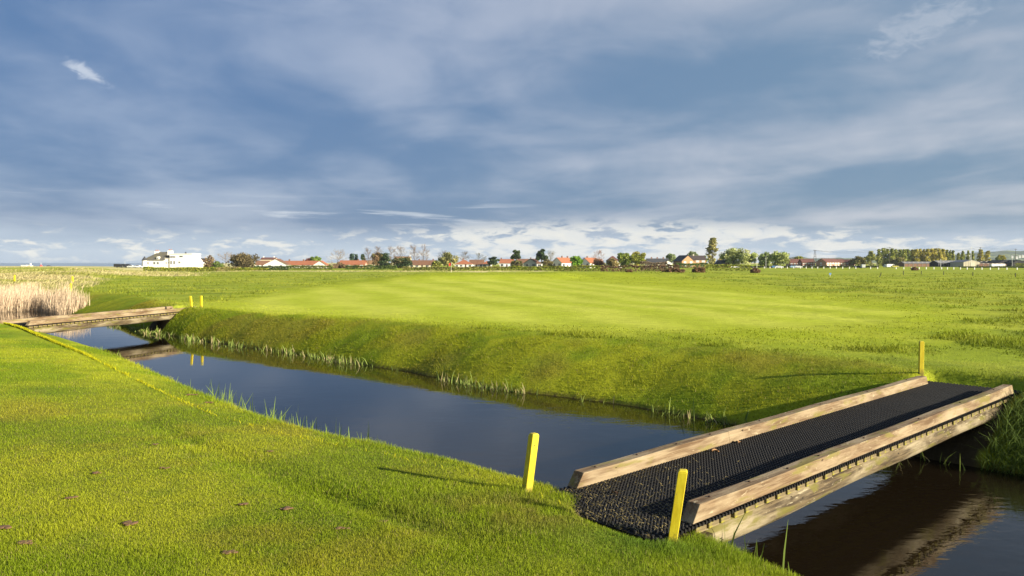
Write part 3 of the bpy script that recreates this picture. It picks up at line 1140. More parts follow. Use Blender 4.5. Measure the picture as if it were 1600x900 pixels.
def far_bank_grass():
    N = 190000
    s = RNG.uniform(-34, 6, N); d = RNG.uniform(-.02, 4.2, N)
    n = smooth_interp(s, F_S, F_N) + d
    x, y = sn_inv(s, n)
    z = terrain(x, y)
    k = (z > .03) & not_bridge(x, y) & (np.abs(x / np.maximum(y, .1)) < .85) & (y > 3)
    x, y, z, d = x[k], y[k], z[k], d[k]
    wf = smooth_interp(sn(x, y)[0], W_S, W_N)
    keep = RNG.random(len(x)) < (1 - .8 * sstep(d / wf, .9, 1.4))
    x, y, z, d = x[keep], y[keep], z[keep], d[keep]
    r = np.hypot(x, y); n = len(x)
    cl = fbm(x * 1.6, y * 1.6, 121, 3)
    hgt = (.020 + .020 * RNG.random(n)) * (.7 + .7 * sstep(cl, .35, .7)) * (1 - .45 * sstep(d, 1.0, 3.0))
    wid = (.003 + .0005 * r) * (.7 + .6 * RNG.random(n))
    c = grass_col(x, y) * (.78 + .44 * RNG.random(n))[:, None]
    dry = RNG.random(n) < .05
    c[dry] = np.array([.30, .24, .09]) * (.7 + .5 * RNG.random(dry.sum()))[:, None]
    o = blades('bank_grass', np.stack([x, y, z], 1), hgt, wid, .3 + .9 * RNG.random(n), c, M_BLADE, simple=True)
    tag(o, 'coarse green grass on the far bank slope')
    print('bank blades', n)

    # long grass beside and below the far end of the near bridge
    N = 26000
    s = RNG.uniform(-3.6, 4.5, N); d = RNG.uniform(-.10, 1.6, N)
    n_ = smooth_interp(s, F_S, F_N) + d
    x, y = sn_inv(s, n_)
    lx, ly, L = br_local(BR1, x, y)
    z = np.maximum(terrain(x, y), -.04)
    k = (ly < -.62) & (fbm(x * 1.3, y * 1.3, 125, 3) + .15 > RNG.random(N) * .9) & not_bridge(x, y)
    x, y, z, d = x[k], y[k], z[k], d[k]; n = len(x)
    hgt = (.16 + .26 * RNG.random(n)) * (1 - .35 * sstep(d, .5, 1.5))
    c = np.array([.13, .19, .045]) * (.6 + .8 * RNG.random(n))[:, None]
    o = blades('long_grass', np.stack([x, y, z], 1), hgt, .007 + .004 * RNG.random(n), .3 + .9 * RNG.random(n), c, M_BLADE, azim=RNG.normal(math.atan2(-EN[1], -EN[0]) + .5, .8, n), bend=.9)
    tag(o, 'long drooping grass at the water edge right of the near footbridge')


far_bank_grass()


def waterside_shoots():
    # far margin: a ragged row of young flag and sedge leaves standing in the water
    pts = []
    s = -33.0
    while s < 4.0:
        dens = float(fbm(np.array([s * .55]), np.array([2.0]), 131, 3)[0])
        m = int(max(0, (dens - .40) * 62)) if s < -6 else int(max(0, (dens - .48) * 50))
        for _ in range(m):
            ss = s + random.uniform(-.25, .25)
            dn = random.gauss(-.16, .10)
            pts.append((ss, dn))
        s += .30
    pts = np.array(pts)
    n_ = smooth_interp(pts[:, 0], F_S, F_N) + pts[:, 1]
    x, y = sn_inv(pts[:, 0], n_)
    z = np.maximum(terrain(x, y), -.05)
    n = len(x); r = np.hypot(x, y)
    hgt = (.11 + .20 * RNG.random(n) ** 1.6)
    c = np.array([.21, .27, .06]) * (.65 + .6 * RNG.random(n))[:, None]
    dry = RNG.random(n) < .22
    c[dry] = np.array([.42, .36, .17]) * (.7 + .4 * RNG.random(dry.sum()))[:, None]
    o = blades('waterside_shoots', np.stack([x, y, z], 1), hgt, .009 + .0009 * r, .10 + .55 * RNG.random(n) ** 2, c, M_BLADE, tipw=.12, bend=.7)
    tag(o, 'pale green shoots standing in the water along the far bank')
    # near margin: sparse clumps whose tips show over the lip
    P = []
    for (u, v, m, w, h) in ((245, 583, 5, .18, .42), (265, 588, 6, .25, .40), (310, 606, 26, .30, .52), (325, 612, 22, .30, .52), (340, 622, 12, .25, .5), (352, 632, 14, .3, .48), (372, 640, 16, .3, .5), (388, 644, 16, .3, .5),
                            (405, 650, 18, .3, .52), (425, 655, 16, .3, .5), (440, 660, 14, .3, .5), (470, 668, 7, .3, .46), (490, 672, 8, .2, .48), (515, 680, 3, .2, .42), (548, 688, 8, .07, .55),
                            (580, 692, 4, .1, .42), (700, 716, 3, .1, .4), (205, 563, 8, .3, .36), (170, 549, 8, .4, .32), (90, 521, 12, .6, .30), (1155, 855, 6, .12, .50), (1180, 870, 4, .05, .55), (1222, 888, 3, .03, .50), (1160, 846, 3, .03, .46)):
        x0, y0 = gp(u, v, .50)
        s0, n0 = sn(x0, y0)
        for _ in range(m):
            s = s0 + random.gauss(0, w)
            n_ = float(smooth_interp(np.array([s]), L_S, L_N)[0]) + random.uniform(.30, .62)
            x, y = sn_inv(s, n_)
            z = max(tz(x, y), -.03)
            P.append((x, y, z, h * random.uniform(.58, .92)))
    P = np.array(P); n = len(P)
    c = np.array([.20, .28, .05]) * (.65 + .6 * RNG.random(n))[:, None]
    o = blades('waterside_shoots', P[:, :3], P[:, 3], .012 + .006 * RNG.random(n), .06 + .35 * RNG.random(n) ** 2, c, M_BLADE, tipw=.1, bend=.7)
    tag(o, 'sparse green shoots rising over the lip of the near bank')


waterside_shoots()


def field_tufts():
    # coarse tufts in the rough beyond the ditch, thinner and broader with distance
    N = 150000
    r = 1 / RNG.uniform(1 / 130.0, 1 / 12.5, N); a = RNG.uniform(-.62, .82, N)
    y = r; x = a * r
    s, n = sn(x, y)
    do = n - smooth_interp(s, F_S, F_N); wf = smooth_interp(s, W_S, W_N)
    fm = in_poly(x, y, FAIR); ap = in_poly(x, y, APRON)
    cl = fbm(x * .7, y * .7, 141, 4)
    p = np.where(fm, 0.0, np.where(ap, .25, sstep(cl, .36, .60)))
    k = (do > wf * .9) & (RNG.random(N) < p) & not_bridge(x, y)
    x, y, cl, ap = x[k], y[k], cl[k], ap[k]
    n = len(x); r = np.hypot(x, y)
    z = terrain(x, y)
    hgt = np.where(ap, .03, .035 + .075 * sstep(cl, .45, .75)) * (.6 + .8 * RNG.random(n)) * (1 + .004 * r)
    c = grass_col(x, y) * (.60 + .4 * RNG.random(n))[:, None]
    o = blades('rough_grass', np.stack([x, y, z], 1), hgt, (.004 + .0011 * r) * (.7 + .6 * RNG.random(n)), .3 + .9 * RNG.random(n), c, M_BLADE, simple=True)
    tag(o, 'tufted rough grass round the mown fairway')
    print('rough blades', n)
    # long straw grass of the dunes and of the berm before the houses
    N = 190000
    r = 1 / RNG.uniform(1 / 270.0, 1 / 45.0, N); a = RNG.uniform(-.80, .02, N)
    y = r; x = a * r
    f2 = fbm(x * .08, y * .08, 82, 3)
    w = sstep(-a + (f2 - .5) * .10 + .0006 * (y - 100), .50, .60) * sstep(y, 42, 62)
    w = np.maximum(w, sstep(-a + (f2 - .5) * .1, .40, .47) * sstep(y, 86, 112) * (1 - sstep(y, 180, 205)))
    w = w * (1 - .95 * sstep(y, 168, 185) * (1 - sstep(y, 250, 275)) * sstep(-a, .48, .54))
    bmm = np.exp(-((y - 232 - 10 * np.sin(x * .05)) / 15) ** 2) * (1 - sstep(x, 6, 22)) * sstep(x, -110, -85)
    w = np.maximum(w, sstep(bmm + (fbm(x * .2, y * .2, 92, 4) - .5) * .7, .45, .75))
    k = RNG.random(N) < w * .9
    x, y = x[k], y[k]; n = len(x); r = np.hypot(x, y)
    z = terrain(x, y)
    hgt = (.16 + .22 * RNG.random(n)) * (.6 + .8 * fbm(x * .3, y * .3, 151, 3))
    c = lerp(np.broadcast_to(np.array([.60, .52, .26]), (n, 3)), np.broadcast_to(np.array([.36, .37, .08]), (n, 3)), sstep(fbm(x * .10, y * .30, 91, 4), .40, .66)) * (.62 + .3 * RNG.random(n))[:, None]
    o = blades('dune_grass', np.stack([x, y, z], 1), hgt, .010 + .00075 * r, .4 + .7 * RNG.random(n), c, M_STRAW, azim=RNG.normal(.3, .9, n), bend=.8)
    tag(o, 'pale straw coloured dune grass at the left and before the houses')
    print('dune blades', n)


field_tufts()


def reed_bed():
    P = []
    N = 60000
    s = RNG.uniform(-54, -36, N); n = RNG.uniform(4.2, 15.5, N)
    x, y = sn_inv(s, n)
    nf = smooth_interp(s, F_S, F_N)
    # the head of the ditch, an arc open towards the bridge, and a fringe along the far margin
    arc = (s < -43.6 - 1.6 * np.sin((n - 5) / 6.5 * math.pi)) & (n > 4.6) & (n < nf + .6) & (s > -52)
    fringe = (s >= -45) & (s < -40.3) & (n > nf - .45) & (n < nf + .9)
    k = arc | fringe
    x, y, s, n = x[k], y[k], s[k], n[k]
    z = np.maximum(terrain(x, y), -.1)
    m = len(x)
    hgt = (.55 + .45 * fbm(x * .4, y * .4, 161, 3)) * (.38 + 1.05 * RNG.random(m))
    hgt = hgt * (.55 + .55 * sstep(-s, 38, 45)) * (.55 + .6 * sstep(n, 5.5, 9.5))
    hgt = hgt * .86
    c = np.array([.68, .53, .37]) * (.55 + .7 * RNG.random(m))[:, None]
    o = blades('reed_bed', np.stack([x, y, z], 1), hgt, .010 + .010 * RNG.random(m), .03 + .30 * RNG.random(m) ** 2, c, M_STRAW, tipw=.3, azim=RNG.normal(0.2, 1.0, m), tipcol=1.1, rootcol=.8)
    tag(o, 'tall tan winter reeds closing the water at the far left')
    print('reeds', m)


reed_bed()


# ------------------------------------------------------------------ soil casts on the tee
def soil_casts():
    m, t, b = new_mat('soil')
    oc = t.node('ShaderNodeTexCoord').outputs['Object']
    n = t.noise(oc, 60.0, 5, .65)
    t.put(b.inputs['Base Color'], t.mix(n, (.075, .040, .018), (.19, .105, .050)))
    b.inputs['Roughness'].default_value = .95
    spots = [(207, 820, .060, 'brown soil cast on the turf, the widest of the bottom left lawn'),
             (40, 851, .055, 'brown soil cast near the bottom left corner of the turf'),
             (8, 826, .05, 'brown soil cast cut by the left edge of the view'),
             (110, 780, .045, 'thin brown soil cast on the left lawn between two larger ones'),
             (150, 741, .040, 'small brown soil cast high on the left lawn'),
             (257, 733, .040, 'brown soil cast in the middle of the left lawn'),
             (242, 696, .036, 'faint brown soil cast on the lawn well short of the ditch'),
             (380, 790, .045, 'brown soil cast just left of the broad one in mid lawn'),
             (449, 797, .060, 'broad crumbly brown soil cast in the middle of the lawn'),
             (420, 707, .040, 'small brown soil cast on the lawn near the yellow line'),
             (598, 817, .040, 'small reddish soil cast below the shaded groove'),
             (533, 828, .036, 'small brown soil cast left of the reddish one'),
             (360, 865, .050, 'dark soil cast at the bottom middle of the lawn'),
             (295, 618, .09, 'flat brown mud patch on the lip of the near bank'),
             (327, 630, .08, 'second mud patch on the near lip, closer to the shoots')]
    for i, (u, v, rad, lab) in enumerate(spots):
        x, y, z = hit(u, v)
        rg = np.random.default_rng(50 + i)
        V = []; F = []
        # a handful of crumbs pressed together
        k = 9
        for q in range(k):
            ox, oy = rg.normal(0, rad * .45), rg.normal(0, rad * .22)
            rr = rad * rg.uniform(.22, .5)
            bm = bmesh.new()
            bmesh.ops.create_icosphere(bm, subdivisions=2, radius=1.0)
            base = len(V)
            for vert in bm.verts:
                c = np.array(vert.co)
                jj = 1 + .35 * (math.sin(c[0] * 7 + q) * math.sin(c[1] * 6 + i) * math.cos(c[2] * 5 + q * 2))
                V.append((ox + c[0] * rr * jj, oy + c[1] * rr * .8 * jj, .004 + c[2] * rr * .24 * jj))
            for f in bm.faces:
                F.append([base + w.index for w in f.verts])
            bm.free()
        o = arr_mesh('soil_cast', np.array(V), np.array(F), m)
        o.location = (x, y, z + .008)
        tag(o, lab, 'soil patch', 'brown soil casts on the turf')


soil_casts()


# ------------------------------------------------------------------ scraps on the mat
def mat_litter():
    loc, rz, L = frame_loc(BR1)
    c, s = math.cos(rz), math.sin(rz)

    def w(lx, ly, z):
        return (loc[0] + lx * c - ly * s, loc[1] + lx * s + ly * c, z)
    m = flat('dead_leaf', (.34, .19, .085), .8, .25, 40)
    for (u, v, sz, rot, lab) in ((1118, 706, .050, .3, 'dead brown leaf lying on the middle of the rubber mat'),
                                 (1155, 692, .055, 1.1, 'curled dead leaf on the mat, farther out than the other'),
                                 (960, 772, .050, 2.0, 'pale dead leaf on the mat near the left kerb end')):
        x, y = gp(u, v, DECK)
        mb = MB()
        n = 7
        for k in range(n - 1):
            a0 = k / (n - 1); a1 = (k + 1) / (n - 1)
            w0 = sz * .38 * math.sin(math.pi * min(max(a0, .03), .97)); w1 = sz * .38 * math.sin(math.pi * min(max(a1, .03), .97))
            z0 = .010 * math.sin(a0 * 4); z1 = .010 * math.sin(a1 * 4)
            for sg in (-1, 1):
                mb.poly([((a0 - .5) * sz * 1.6, 0, z0), ((a1 - .5) * sz * 1.6, 0, z1), ((a1 - .5) * sz * 1.6, sg * w1, z1 + .012), ((a0 - .5) * sz * 1.6, sg * w0, z0 + .012)])
        o = mb.build('dead_leaf', m)
        o.location = (x, y, DECK + .004); o.rotation_euler = (.1, .05, rot)
        tag(o, lab, 'leaf', 'dead leaves on the mat')
    # clippings
    N = 1300
    lx = np.abs(RNG.normal(0, .9, N)) * RNG.choice([1, 1, 1, .4], N) - .45; ly = RNG.uniform(-.5, .6, N)
    k = lx < 4
    lx, ly = lx[k], ly[k]
    P = np.stack([loc[0] + lx * c - ly * s, loc[1] + lx * s + ly * c, np.full(len(lx), DECK + .002)], 1)
    n = len(P)
    col = np.array([.30, .24, .10]) * (.6 + .7 * RNG.random(n))[:, None]
    o = blades('grass_clippings', P, .02 + .035 * RNG.random(n), .003 + .003 * RNG.random(n), 5 + 5 * RNG.random(n), col, M_STRAW, bend=0)
    tag(o, 'dry grass clippings strewn over the near end of the mat')


mat_litter()


# ------------------------------------------------------------------ trees, shrubs, hedges
M_BARK = flat('bark', (.12, .085, .055), .9, .3, 2.0)
M_BARK_PALE = flat('pale_bark', (.24, .19, .15), .9, .25, 2.0)


def leaf_quads(C, size, col, rg, flatz=1.0):
    n = len(C)
    a = rg.normal(size=(n, 3)); a /= np.linalg.norm(a, axis=1)[:, None]
    b = rg.normal(size=(n, 3)); b -= (a * b).sum(1)[:, None] * a; b /= np.linalg.norm(b, axis=1)[:, None]
    sz = size * rg.uniform(.6, 1.35, n)[:, None]
    a = a * sz; b = b * sz * .7
    V = np.stack([C - a - b * .4, C - b, C + a, C + b], 1).reshape(-1, 3)
    F = np.arange(n * 4).reshape(n, 4)
    return V, F, np.repeat(col, 4, axis=0)


def clumped(rg, n, ell, nclump, rcl, hollow=.45):
    """leaf centres gathered in clumps near the outside of an ellipsoid (cx,cy,cz,rx,ry,rz)"""
    cx, cy, cz, rx, ry, rz = ell
    d = rg.normal(size=(nclump, 3)); d /= np.linalg.norm(d, axis=1)[:, None]
    rr = hollow + (1 - hollow) * rg.random(nclump) ** .6
    cc = d * rr[:, None] * np.array([rx, ry, rz]) * .88
    ids = rg.integers(0, nclump, n)
    off = rg.normal(size=(n, 3)); off /= np.linalg.norm(off, axis=1)[:, None]
    off *= (rg.random(n) ** .45)[:, None] * rcl * np.array([1, 1, .8])
    P = cc[ids] + off + np.array([cx, cy, cz])
    return P, ids


def limbs(mb, rg, h0, h1, r0, spread, n, base=(0, 0, -.3)):
    """tapered trunk and a few rising limbs"""
    lean = rg.normal(0, .03, 2) * h1
    path = [(base[0], base[1], base[2]), (lean[0] * .4, lean[1] * .4, h0 * .6), (lean[0], lean[1], h0), (lean[0] * 1.6, lean[1] * 1.6, h0 + (h1 - h0) * .75)]
    mb.tube(path, [r0 * 1.25, r0, r0 * .8, r0 * .2], 7)
    for k in range(n):
        a = rg.uniform(0, 2 * math.pi); q = rg.uniform(.6, 1.0); z0 = h0 * rg.uniform(.75, 1.15)
        ex, ey = math.cos(a) * spread * q, math.sin(a) * spread * q
        mb.tube([(lean[0], lean[1], z0), (ex * .45, ey * .45, z0 + (h1 - z0) * .40), (ex, ey, z0 + (h1 - z0) * rg.uniform(.6, .95))], [r0 * .5, r0 * .3, r0 * .08], 5)


def tree(kind, label, u0, u1, vt, Y, cols, name='tree', cat='tree', group=None, trunk_frac=.25, seed=None, leaf=None, n=None, vb=None, bark=None):
    rg = np.random.default_rng(seed if seed is not None else int(u0 * 7 + u1 * 13 + Y))
    uc = (u0 + u1) / 2
    x = px(uc, Y); z0 = tz(x, Y)
    W = (u1 - u0) / FPX * Y; H = zv(vt, Y) - z0
    root = empty(name, (x, Y, z0), label, cat, 0, group)
    C = np.array(cols, dtype=float) * (1.0 if kind == 'bare' else 2.2 if kind == 'poplar' else 1.9)
    mb = MB()
    leaf = leaf or .0011 * Y
    bark = bark or M_BARK
    if kind == 'bare':
        # winter tree: a leader that gives off rising limbs, each breaking into fine twigs
        V = []; wid = leaf * .07; r0 = H * .009 + .035
        ld = [np.array([0, 0, -.3])]
        for k in range(1, 8):
            ld.append(np.array([rg.normal(0, .012) * H + ld[-1][0], rg.normal(0, .012) * H + ld[-1][1], H * .93 * k / 7]))
        mb.tube(ld, [r0 * (1 - .85 * k / 7) for k in range(8)], 6)

        def strip(p, q, w):
            d = q - p
            sd = np.cross(d, rg.normal(size=3)); sd = sd / (np.linalg.norm(sd) + 1e-9) * w
            V.extend([p - sd, p + sd, q + sd * .5, q - sd * .5])
        for _ in range(26):
            t_ = rg.uniform(.22, .92)
            p = np.array([np.interp(t_ * 7, range(8), [q[c_] for q in ld]) for c_ in range(3)])
            a = rg.uniform(0, 2 * math.pi)
            reach = W * .5 * math.sin(math.pi * min(.97, t_ * .72 + .22)) * rg.uniform(.7, 1.0)
            rise = min(H * rg.uniform(.16, .30), H - p[2])
            m1 = p + np.array([math.cos(a) * reach * .5, math.sin(a) * reach * .5, rise * .38]); e1 = p + np.array([math.cos(a) * reach, math.sin(a) * reach, rise])
            mb.tube([p, m1, e1], [r0 * .35, r0 * .22, r0 * .08], 4, cap=False)
            for _k in range(9):
                f_ = rg.uniform(.3, 1.0)
                b0 = p + (m1 - p) * f_ * 2 if f_ < .5 else m1 + (e1 - m1) * (f_ - .5) * 2
                dd = rg.normal(0, .55, 3) * np.array([1, 1, .4]) + np.array([math.cos(a) * .5, math.sin(a) * .5, .8])
                dd /= np.linalg.norm(dd)
                b1 = b0 + dd * H * rg.uniform(.07, .13)
                strip(b0, b1, wid * 1.1)
                for _j in range(4):
                    d2 = dd + rg.normal(0, .5, 3); d2 /= np.linalg.norm(d2)
                    c0 = b0 + (b1 - b0) * rg.uniform(.35, 1.0)
                    strip(c0, c0 + d2 * H * rg.uniform(.04, .08), wid * .7)
        tw = range(len(V) // 4)
        V = np.array(V)
        col = np.repeat(C[rg.integers(0, len(C), len(tw))] * rg.uniform(.8, 1.2, len(tw))[:, None], 4, axis=0)
        mb.build('trunk', bark, root)
        arr_mesh('crown', V, np.arange(len(V)).reshape(-1, 4), M_STRAW, root, col=col)
        return root
    if kind == 'round':
        h0 = H * trunk_frac
        limbs(mb, rg, h0 + .1 * H, H * .9, .03 * H + .05, W * .3, 6)
        n = n or 1500
        P, ids = clumped(rg, n, (0, 0, (H + h0) / 2, W / 2, W / 2, (H - h0) / 2), 26, W * .15 + .25)
        P2, ids2 = clumped(rg, n // 4, (0, 0, (H + h0) / 2, W * .33, W * .33, (H - h0) * .36), 10, W * .18, .1)
        P = np.concatenate([P, P2]); ids = np.concatenate([ids, ids2 + 26])
    elif kind == 'poplar':
        h0 = H * .06
        limbs(mb, rg, H * .2, H * .97, .022 * H + .05, W * .25, 5)
        n = n or 1500
        tt = rg.random(60); zc = h0 + (H - h0) * tt ** .85
        prof = np.clip(np.sin(np.clip(tt, 0, 1) ** .7 * math.pi * .94 + .22), .12, 1)
        a = rg.uniform(0, 2 * math.pi, 60); q = rg.uniform(.2, 1, 60) ** .6
        cc = np.stack([np.cos(a) * q * W * .43 * prof, np.sin(a) * q * W * .43 * prof, zc], 1)
        ids = rg.integers(0, 60, n)
        P = cc[ids] + rg.normal(size=(n, 3)) * np.array([W * .085, W * .085, H * .03])
        P[:, 2] = np.minimum(P[:, 2], H)
    elif kind == 'pine':
        h0 = H * trunk_frac
        limbs(mb, rg, h0, H * .85, .025 * H + .05, W * .32, 7)
        n = n or 1400
        cc = []
        for _ in range(15):
            a = rg.uniform(0, 2 * math.pi); q = rg.random() ** .5 * .42; tt = rg.random()
            cc.append((math.cos(a) * q * W * (1.05 - .5 * tt), math.sin(a) * q * W * (1.05 - .5 * tt), h0 + (H - h0) * (.12 + .8 * tt)))
        cc = np.array(cc); ids = rg.integers(0, 15, n)
        off = rg.normal(size=(n, 3)); off /= np.linalg.norm(off, axis=1)[:, None]; off *= (rg.random(n) ** .4)[:, None]
        P = cc[ids] + off * np.array([W * .17, W * .17, H * .085])
    elif kind == 'conifer':
        h0 = H * .05
        limbs(mb, rg, H * .3, H * .97, .022 * H + .04, W * .2, 4)
        n = n or 1300
        tt = rg.random(50) ** 1.3; zc = h0 + (H - h0) * tt
        a = rg.uniform(0, 2 * math.pi, 50); rr = (1 - tt) * .46 * W * rg.uniform(.6, 1.1, 50)
        cc = np.stack([np.cos(a) * rr, np.sin(a) * rr, zc], 1); ids = rg.integers(0, 50, n)
        P = cc[ids] + rg.normal(size=(n, 3)) * np.array([W * .09, W * .09, H * .03])
    elif kind == 'bush':
        n = n or 1300
        for k in range(7):
            a = rg.uniform(0, 2 * math.pi)
            mb.tube([(0, 0, -.2), (math.cos(a) * W * .2, math.sin(a) * W * .2, H * .35), (math.cos(a) * W * .38, math.sin(a) * W * .38, H * .75)], [.03 * H + .02, .02 * H, .006 * H], 5)
        P, ids = clumped(rg, n, (0, 0, H * .34, W / 2, W * .36, H * .66), 44, H * .24, .25)
        P = P[P[:, 2] > 0]; ids = ids[:len(P)]
    # each clump of leaves has its own shade of green, each leaf a little too
    nc = int(ids.max()) + 1
    pick = C[rg.integers(0, len(C), nc)] * rg.uniform(.78, 1.22, nc)[:, None]
    col = pick[ids[:len(P)]] * rg.uniform(.8, 1.2, len(P))[:, None]
    V, F, cc_ = leaf_quads(P, leaf, col, rg)
    mb.build('trunk' if kind != 'bush' else 'stem', bark, root)
    arr_mesh('crown' if kind != 'bush' else 'foliage', V, F, M_LEAF, root, col=cc_)
    return root


OLIVE = [(.085, .085, .025), (.11, .10, .03), (.07, .065, .025)]
BROWN = [(.13, .085, .045), (.10, .07, .035), (.15, .10, .06)]
DARK = [(.028, .045, .018), (.040, .058, .022), (.022, .035, .016)]
GREEN = [(.10, .15, .020), (.13, .17, .025), (.08, .12, .018)]
FRESH = [(.11, .20, .018), (.14, .23, .020), (.09, .16, .015)]
YGREEN = [(.16, .17, .025), (.13, .15, .022), (.20, .18, .03)]
PALE = [(.22, .24, .09), (.17, .20, .06), (.27, .28, .12), (.14, .16, .05)]
POP = [(.13, .145, .03), (.10, .115, .028), (.16, .165, .04)]
POPY = [(.19, .17, .03), (.16, .145, .028), (.22, .19, .045)]
TWIG = [(.23, .18, .14), (.29, .22, .18), (.20, .15, .12)]
TWIGT = [(.33, .24, .12), (.28, .20, .11), (.38, .28, .15)]
TWIGR = [(.33, .17, .11), (.28, .15, .10), (.38, .22, .15)]
DKBR = [(.055, .045, .020), (.075, .060, .028), (.095, .075, .035), (.045, .035, .018)]


def build_trees():
    T = tree
    T('bush', 'brown leafless shrub mound just right of the white villa', 316, 338, 400, 395, [*BROWN, (.10, .09, .03)], name='shrub', cat='shrub')
    T('bush', 'dense green shrub at the foot of the brown mound by the villa', 330, 352, 408, 380, [(.06, .085, .02), (.08, .11, .02)], name='shrub', cat='shrub')
    T('bare', 'bare twiggy tree behind the round dark tree at left', 335, 372, 395, 430, TWIGT)
    T('round', 'broad round dark brown-green tree standing alone right of the villa', 357, 408, 397.5, 385, DKBR, trunk_frac=.05, n=3200)
    T('round', 'bright green tree behind the long orange roof at left', 485, 503, 401, 520, GREEN)
    T('bush', 'small red-leaved bush on the skyline over the orange roof', 479, 486, 401, 520, [(.16, .05, .04), (.2, .07, .05)], name='shrub', cat='shrub')
    T('bare', 'broad tan bare willow between orange roofs', 510, 546, 391.5, 410, TWIGT)
    T('bush', 'reddish brown shrubs below the tan bare willow', 512, 548, 409, 395, BROWN, name='shrub', cat='shrub')
    T('conifer', 'blue-green conifer behind the roofs, left of a pair', 544, 556, 397.5, 540, [(.035, .06, .04), (.045, .07, .045)])
    T('conifer', 'slim blue-green conifer touching its wider neighbour', 553, 561, 398.5, 545, [(.035, .06, .04), (.045, .07, .045)])
    T('conifer', 'small lone dark conifer on the roofline left of the tall bare trees', 562, 572, 398.5, 540, DARK)
    T('bare', 'slender bare tree left of the brown round crown', 568, 584, 389, 470, TWIG)
    T('bare', 'wispy bare tree behind the brown round crown', 582, 600, 386.5, 500, TWIG)
    T('round', 'brown budding round tree beside a dark evergreen', 579, 603, 394, 430, [*BROWN, (.10, .085, .03)], trunk_frac=.12)
    T('conifer', 'dark green evergreen overlapping the brown round tree', 590, 614, 396.5, 400, DARK, n=1700)
    T('bare', 'tall grey bare tree rising behind the tan roof block', 602, 622, 386, 510, TWIG)
    T('bare', 'wide grey bare tree above the tan roof block', 614, 640, 386.5, 520, TWIG)
    T('round', 'dark evergreen in front of the tan roof block', 612, 646, 401, 390, [*DARK, (.08, .07, .03)], trunk_frac=.04, n=2000)
    T('bare', 'tall fan-shaped bare tree over the brown tiled bungalow', 640, 656, 384.5, 520, [(.33, .26, .22), (.28, .22, .19)])
    T('bare', 'tallest fan-shaped bare tree right of its twin', 654, 672, 383.5, 520, [(.33, .26, .22), (.28, .22, .19)])
    T('bare', 'grey skeleton tree behind the olive tree', 682, 704, 392.5, 470, [(.18, .16, .15), (.14, .12, .11)])
    T('round', 'olive leafing tree in the middle of the bungalows', 684, 716, 395, 420, [(.14, .13, .045), (.17, .15, .05), (.10, .10, .035)], trunk_frac=.15, n=1500)
    T('bush', 'yellow-green bush at the left foot of the olive tree', 675, 689, 406, 385, [(.15, .15, .03), (.12, .13, .03)], name='shrub', cat='shrub')
    T('bare', 'bare tree behind the orange-roofed white bungalow', 716, 736, 394.5, 500, [(.24, .21, .19), (.20, .18, .17)])
    T('bare', 'spreading bare tree over the right end of the white bungalow', 735, 762, 396.5, 500, [(.20, .19, .13), (.16, .15, .11)])
    T('pine', 'low dark pine left of the blue-white house', 761, 783, 401.5, 420, DARK, trunk_frac=.25)
    T('pine', 'wind-shaped pine with a bare trunk before the brown roofs', 797, 817, 391.5, 425, DARK, trunk_frac=.52)
    T('bush', 'brown hedge shrub under the wind-shaped pine', 798, 818, 406, 415, [(.09, .07, .035), (.07, .075, .025)], name='shrub', cat='shrub')
    T('pine', 'tall dark round-headed pine beside a pale bare tree', 836, 857, 389, 425, DARK, trunk_frac=.38, n=2000)
    T('bare', 'pale bare tree touching the round-headed pine', 850, 870, 393, 430, [(.30, .28, .22), (.24, .23, .16)])
    T('bush', 'brown shrub under the pale bare tree', 846, 866, 405, 415, [(.13, .10, .04), (.10, .09, .035)], name='shrub', cat='shrub')
    T('round', 'fresh bright green round tree between two orange roofs', 891, 911, 399, 405, FRESH, trunk_frac=.18, n=1700)
    T('bare', 'reddish bare tree before the right orange roof', 925, 946, 393, 410, TWIGR)
    T('bush', 'rust red shrub under the reddish bare tree', 926, 946, 403, 415, [(.20, .10, .06), (.16, .09, .05)], name='shrub', cat='shrub')
    T('round', 'tan shrubby tree before the brown hipped roof', 948, 966, 404, 400, [(.17, .14, .05), (.14, .11, .05)], trunk_frac=.05)
    T('round', 'green round tree, left one of a touching pair', 964, 986, 394, 405, [(.10, .13, .02), (.12, .14, .025)], trunk_frac=.12, n=1800)
    T('round', 'yellow-green round tree, right one of a touching pair', 982, 1008, 391.5, 405, YGREEN, trunk_frac=.12, n=1900)
    T('round', 'grey-green tree behind the dark slate terrace', 1040, 1056, 395.5, 560, [(.12, .16, .06), (.15, .18, .08)])
    T('round', 'grey-green tree behind the brick house roof', 1067, 1092, 394, 600, [(.12, .15, .06), (.10, .12, .05)])
    T('round', 'green tree at the right end of the brick house', 1096, 1106, 399.5, 490, GREEN)
    T('poplar', 'tall lone poplar with a pointed olive crown', 1104, 1123, 372.5, 470, [(.15, .14, .045), (.11, .11, .04), (.18, .16, .06)], n=2600)
    T('bush', 'autumn-yellow shrub at the right foot of the lone poplar', 1118, 1132, 402, 470, [(.24, .17, .03), (.2, .15, .03)], name='shrub', cat='shrub')
    T('round', 'large pale willow, leftmost by the car park', 1125, 1165, 387, 450, PALE, trunk_frac=.08, n=2600)
    T('round', 'pale willow left of the white pole', 1152, 1184, 391, 445, PALE, trunk_frac=.10, n=2000)
    T('round', 'shaded green tree right of the white pole', 1183, 1206, 394, 470, [(.10, .13, .04), (.13, .16, .06)], trunk_frac=.10)
    T('round', 'pale green willow at the left end of the brick terrace', 1198, 1234, 392.5, 440, [*PALE, (.18, .22, .05)], trunk_frac=.08, n=2200)
    T('round', 'yellow-green tree behind the brick terrace', 1240, 1254, 400.5, 560, YGREEN)
    T('round', 'low olive tree right of the brick terrace', 1328, 1356, 402, 540, OLIVE, trunk_frac=.08)
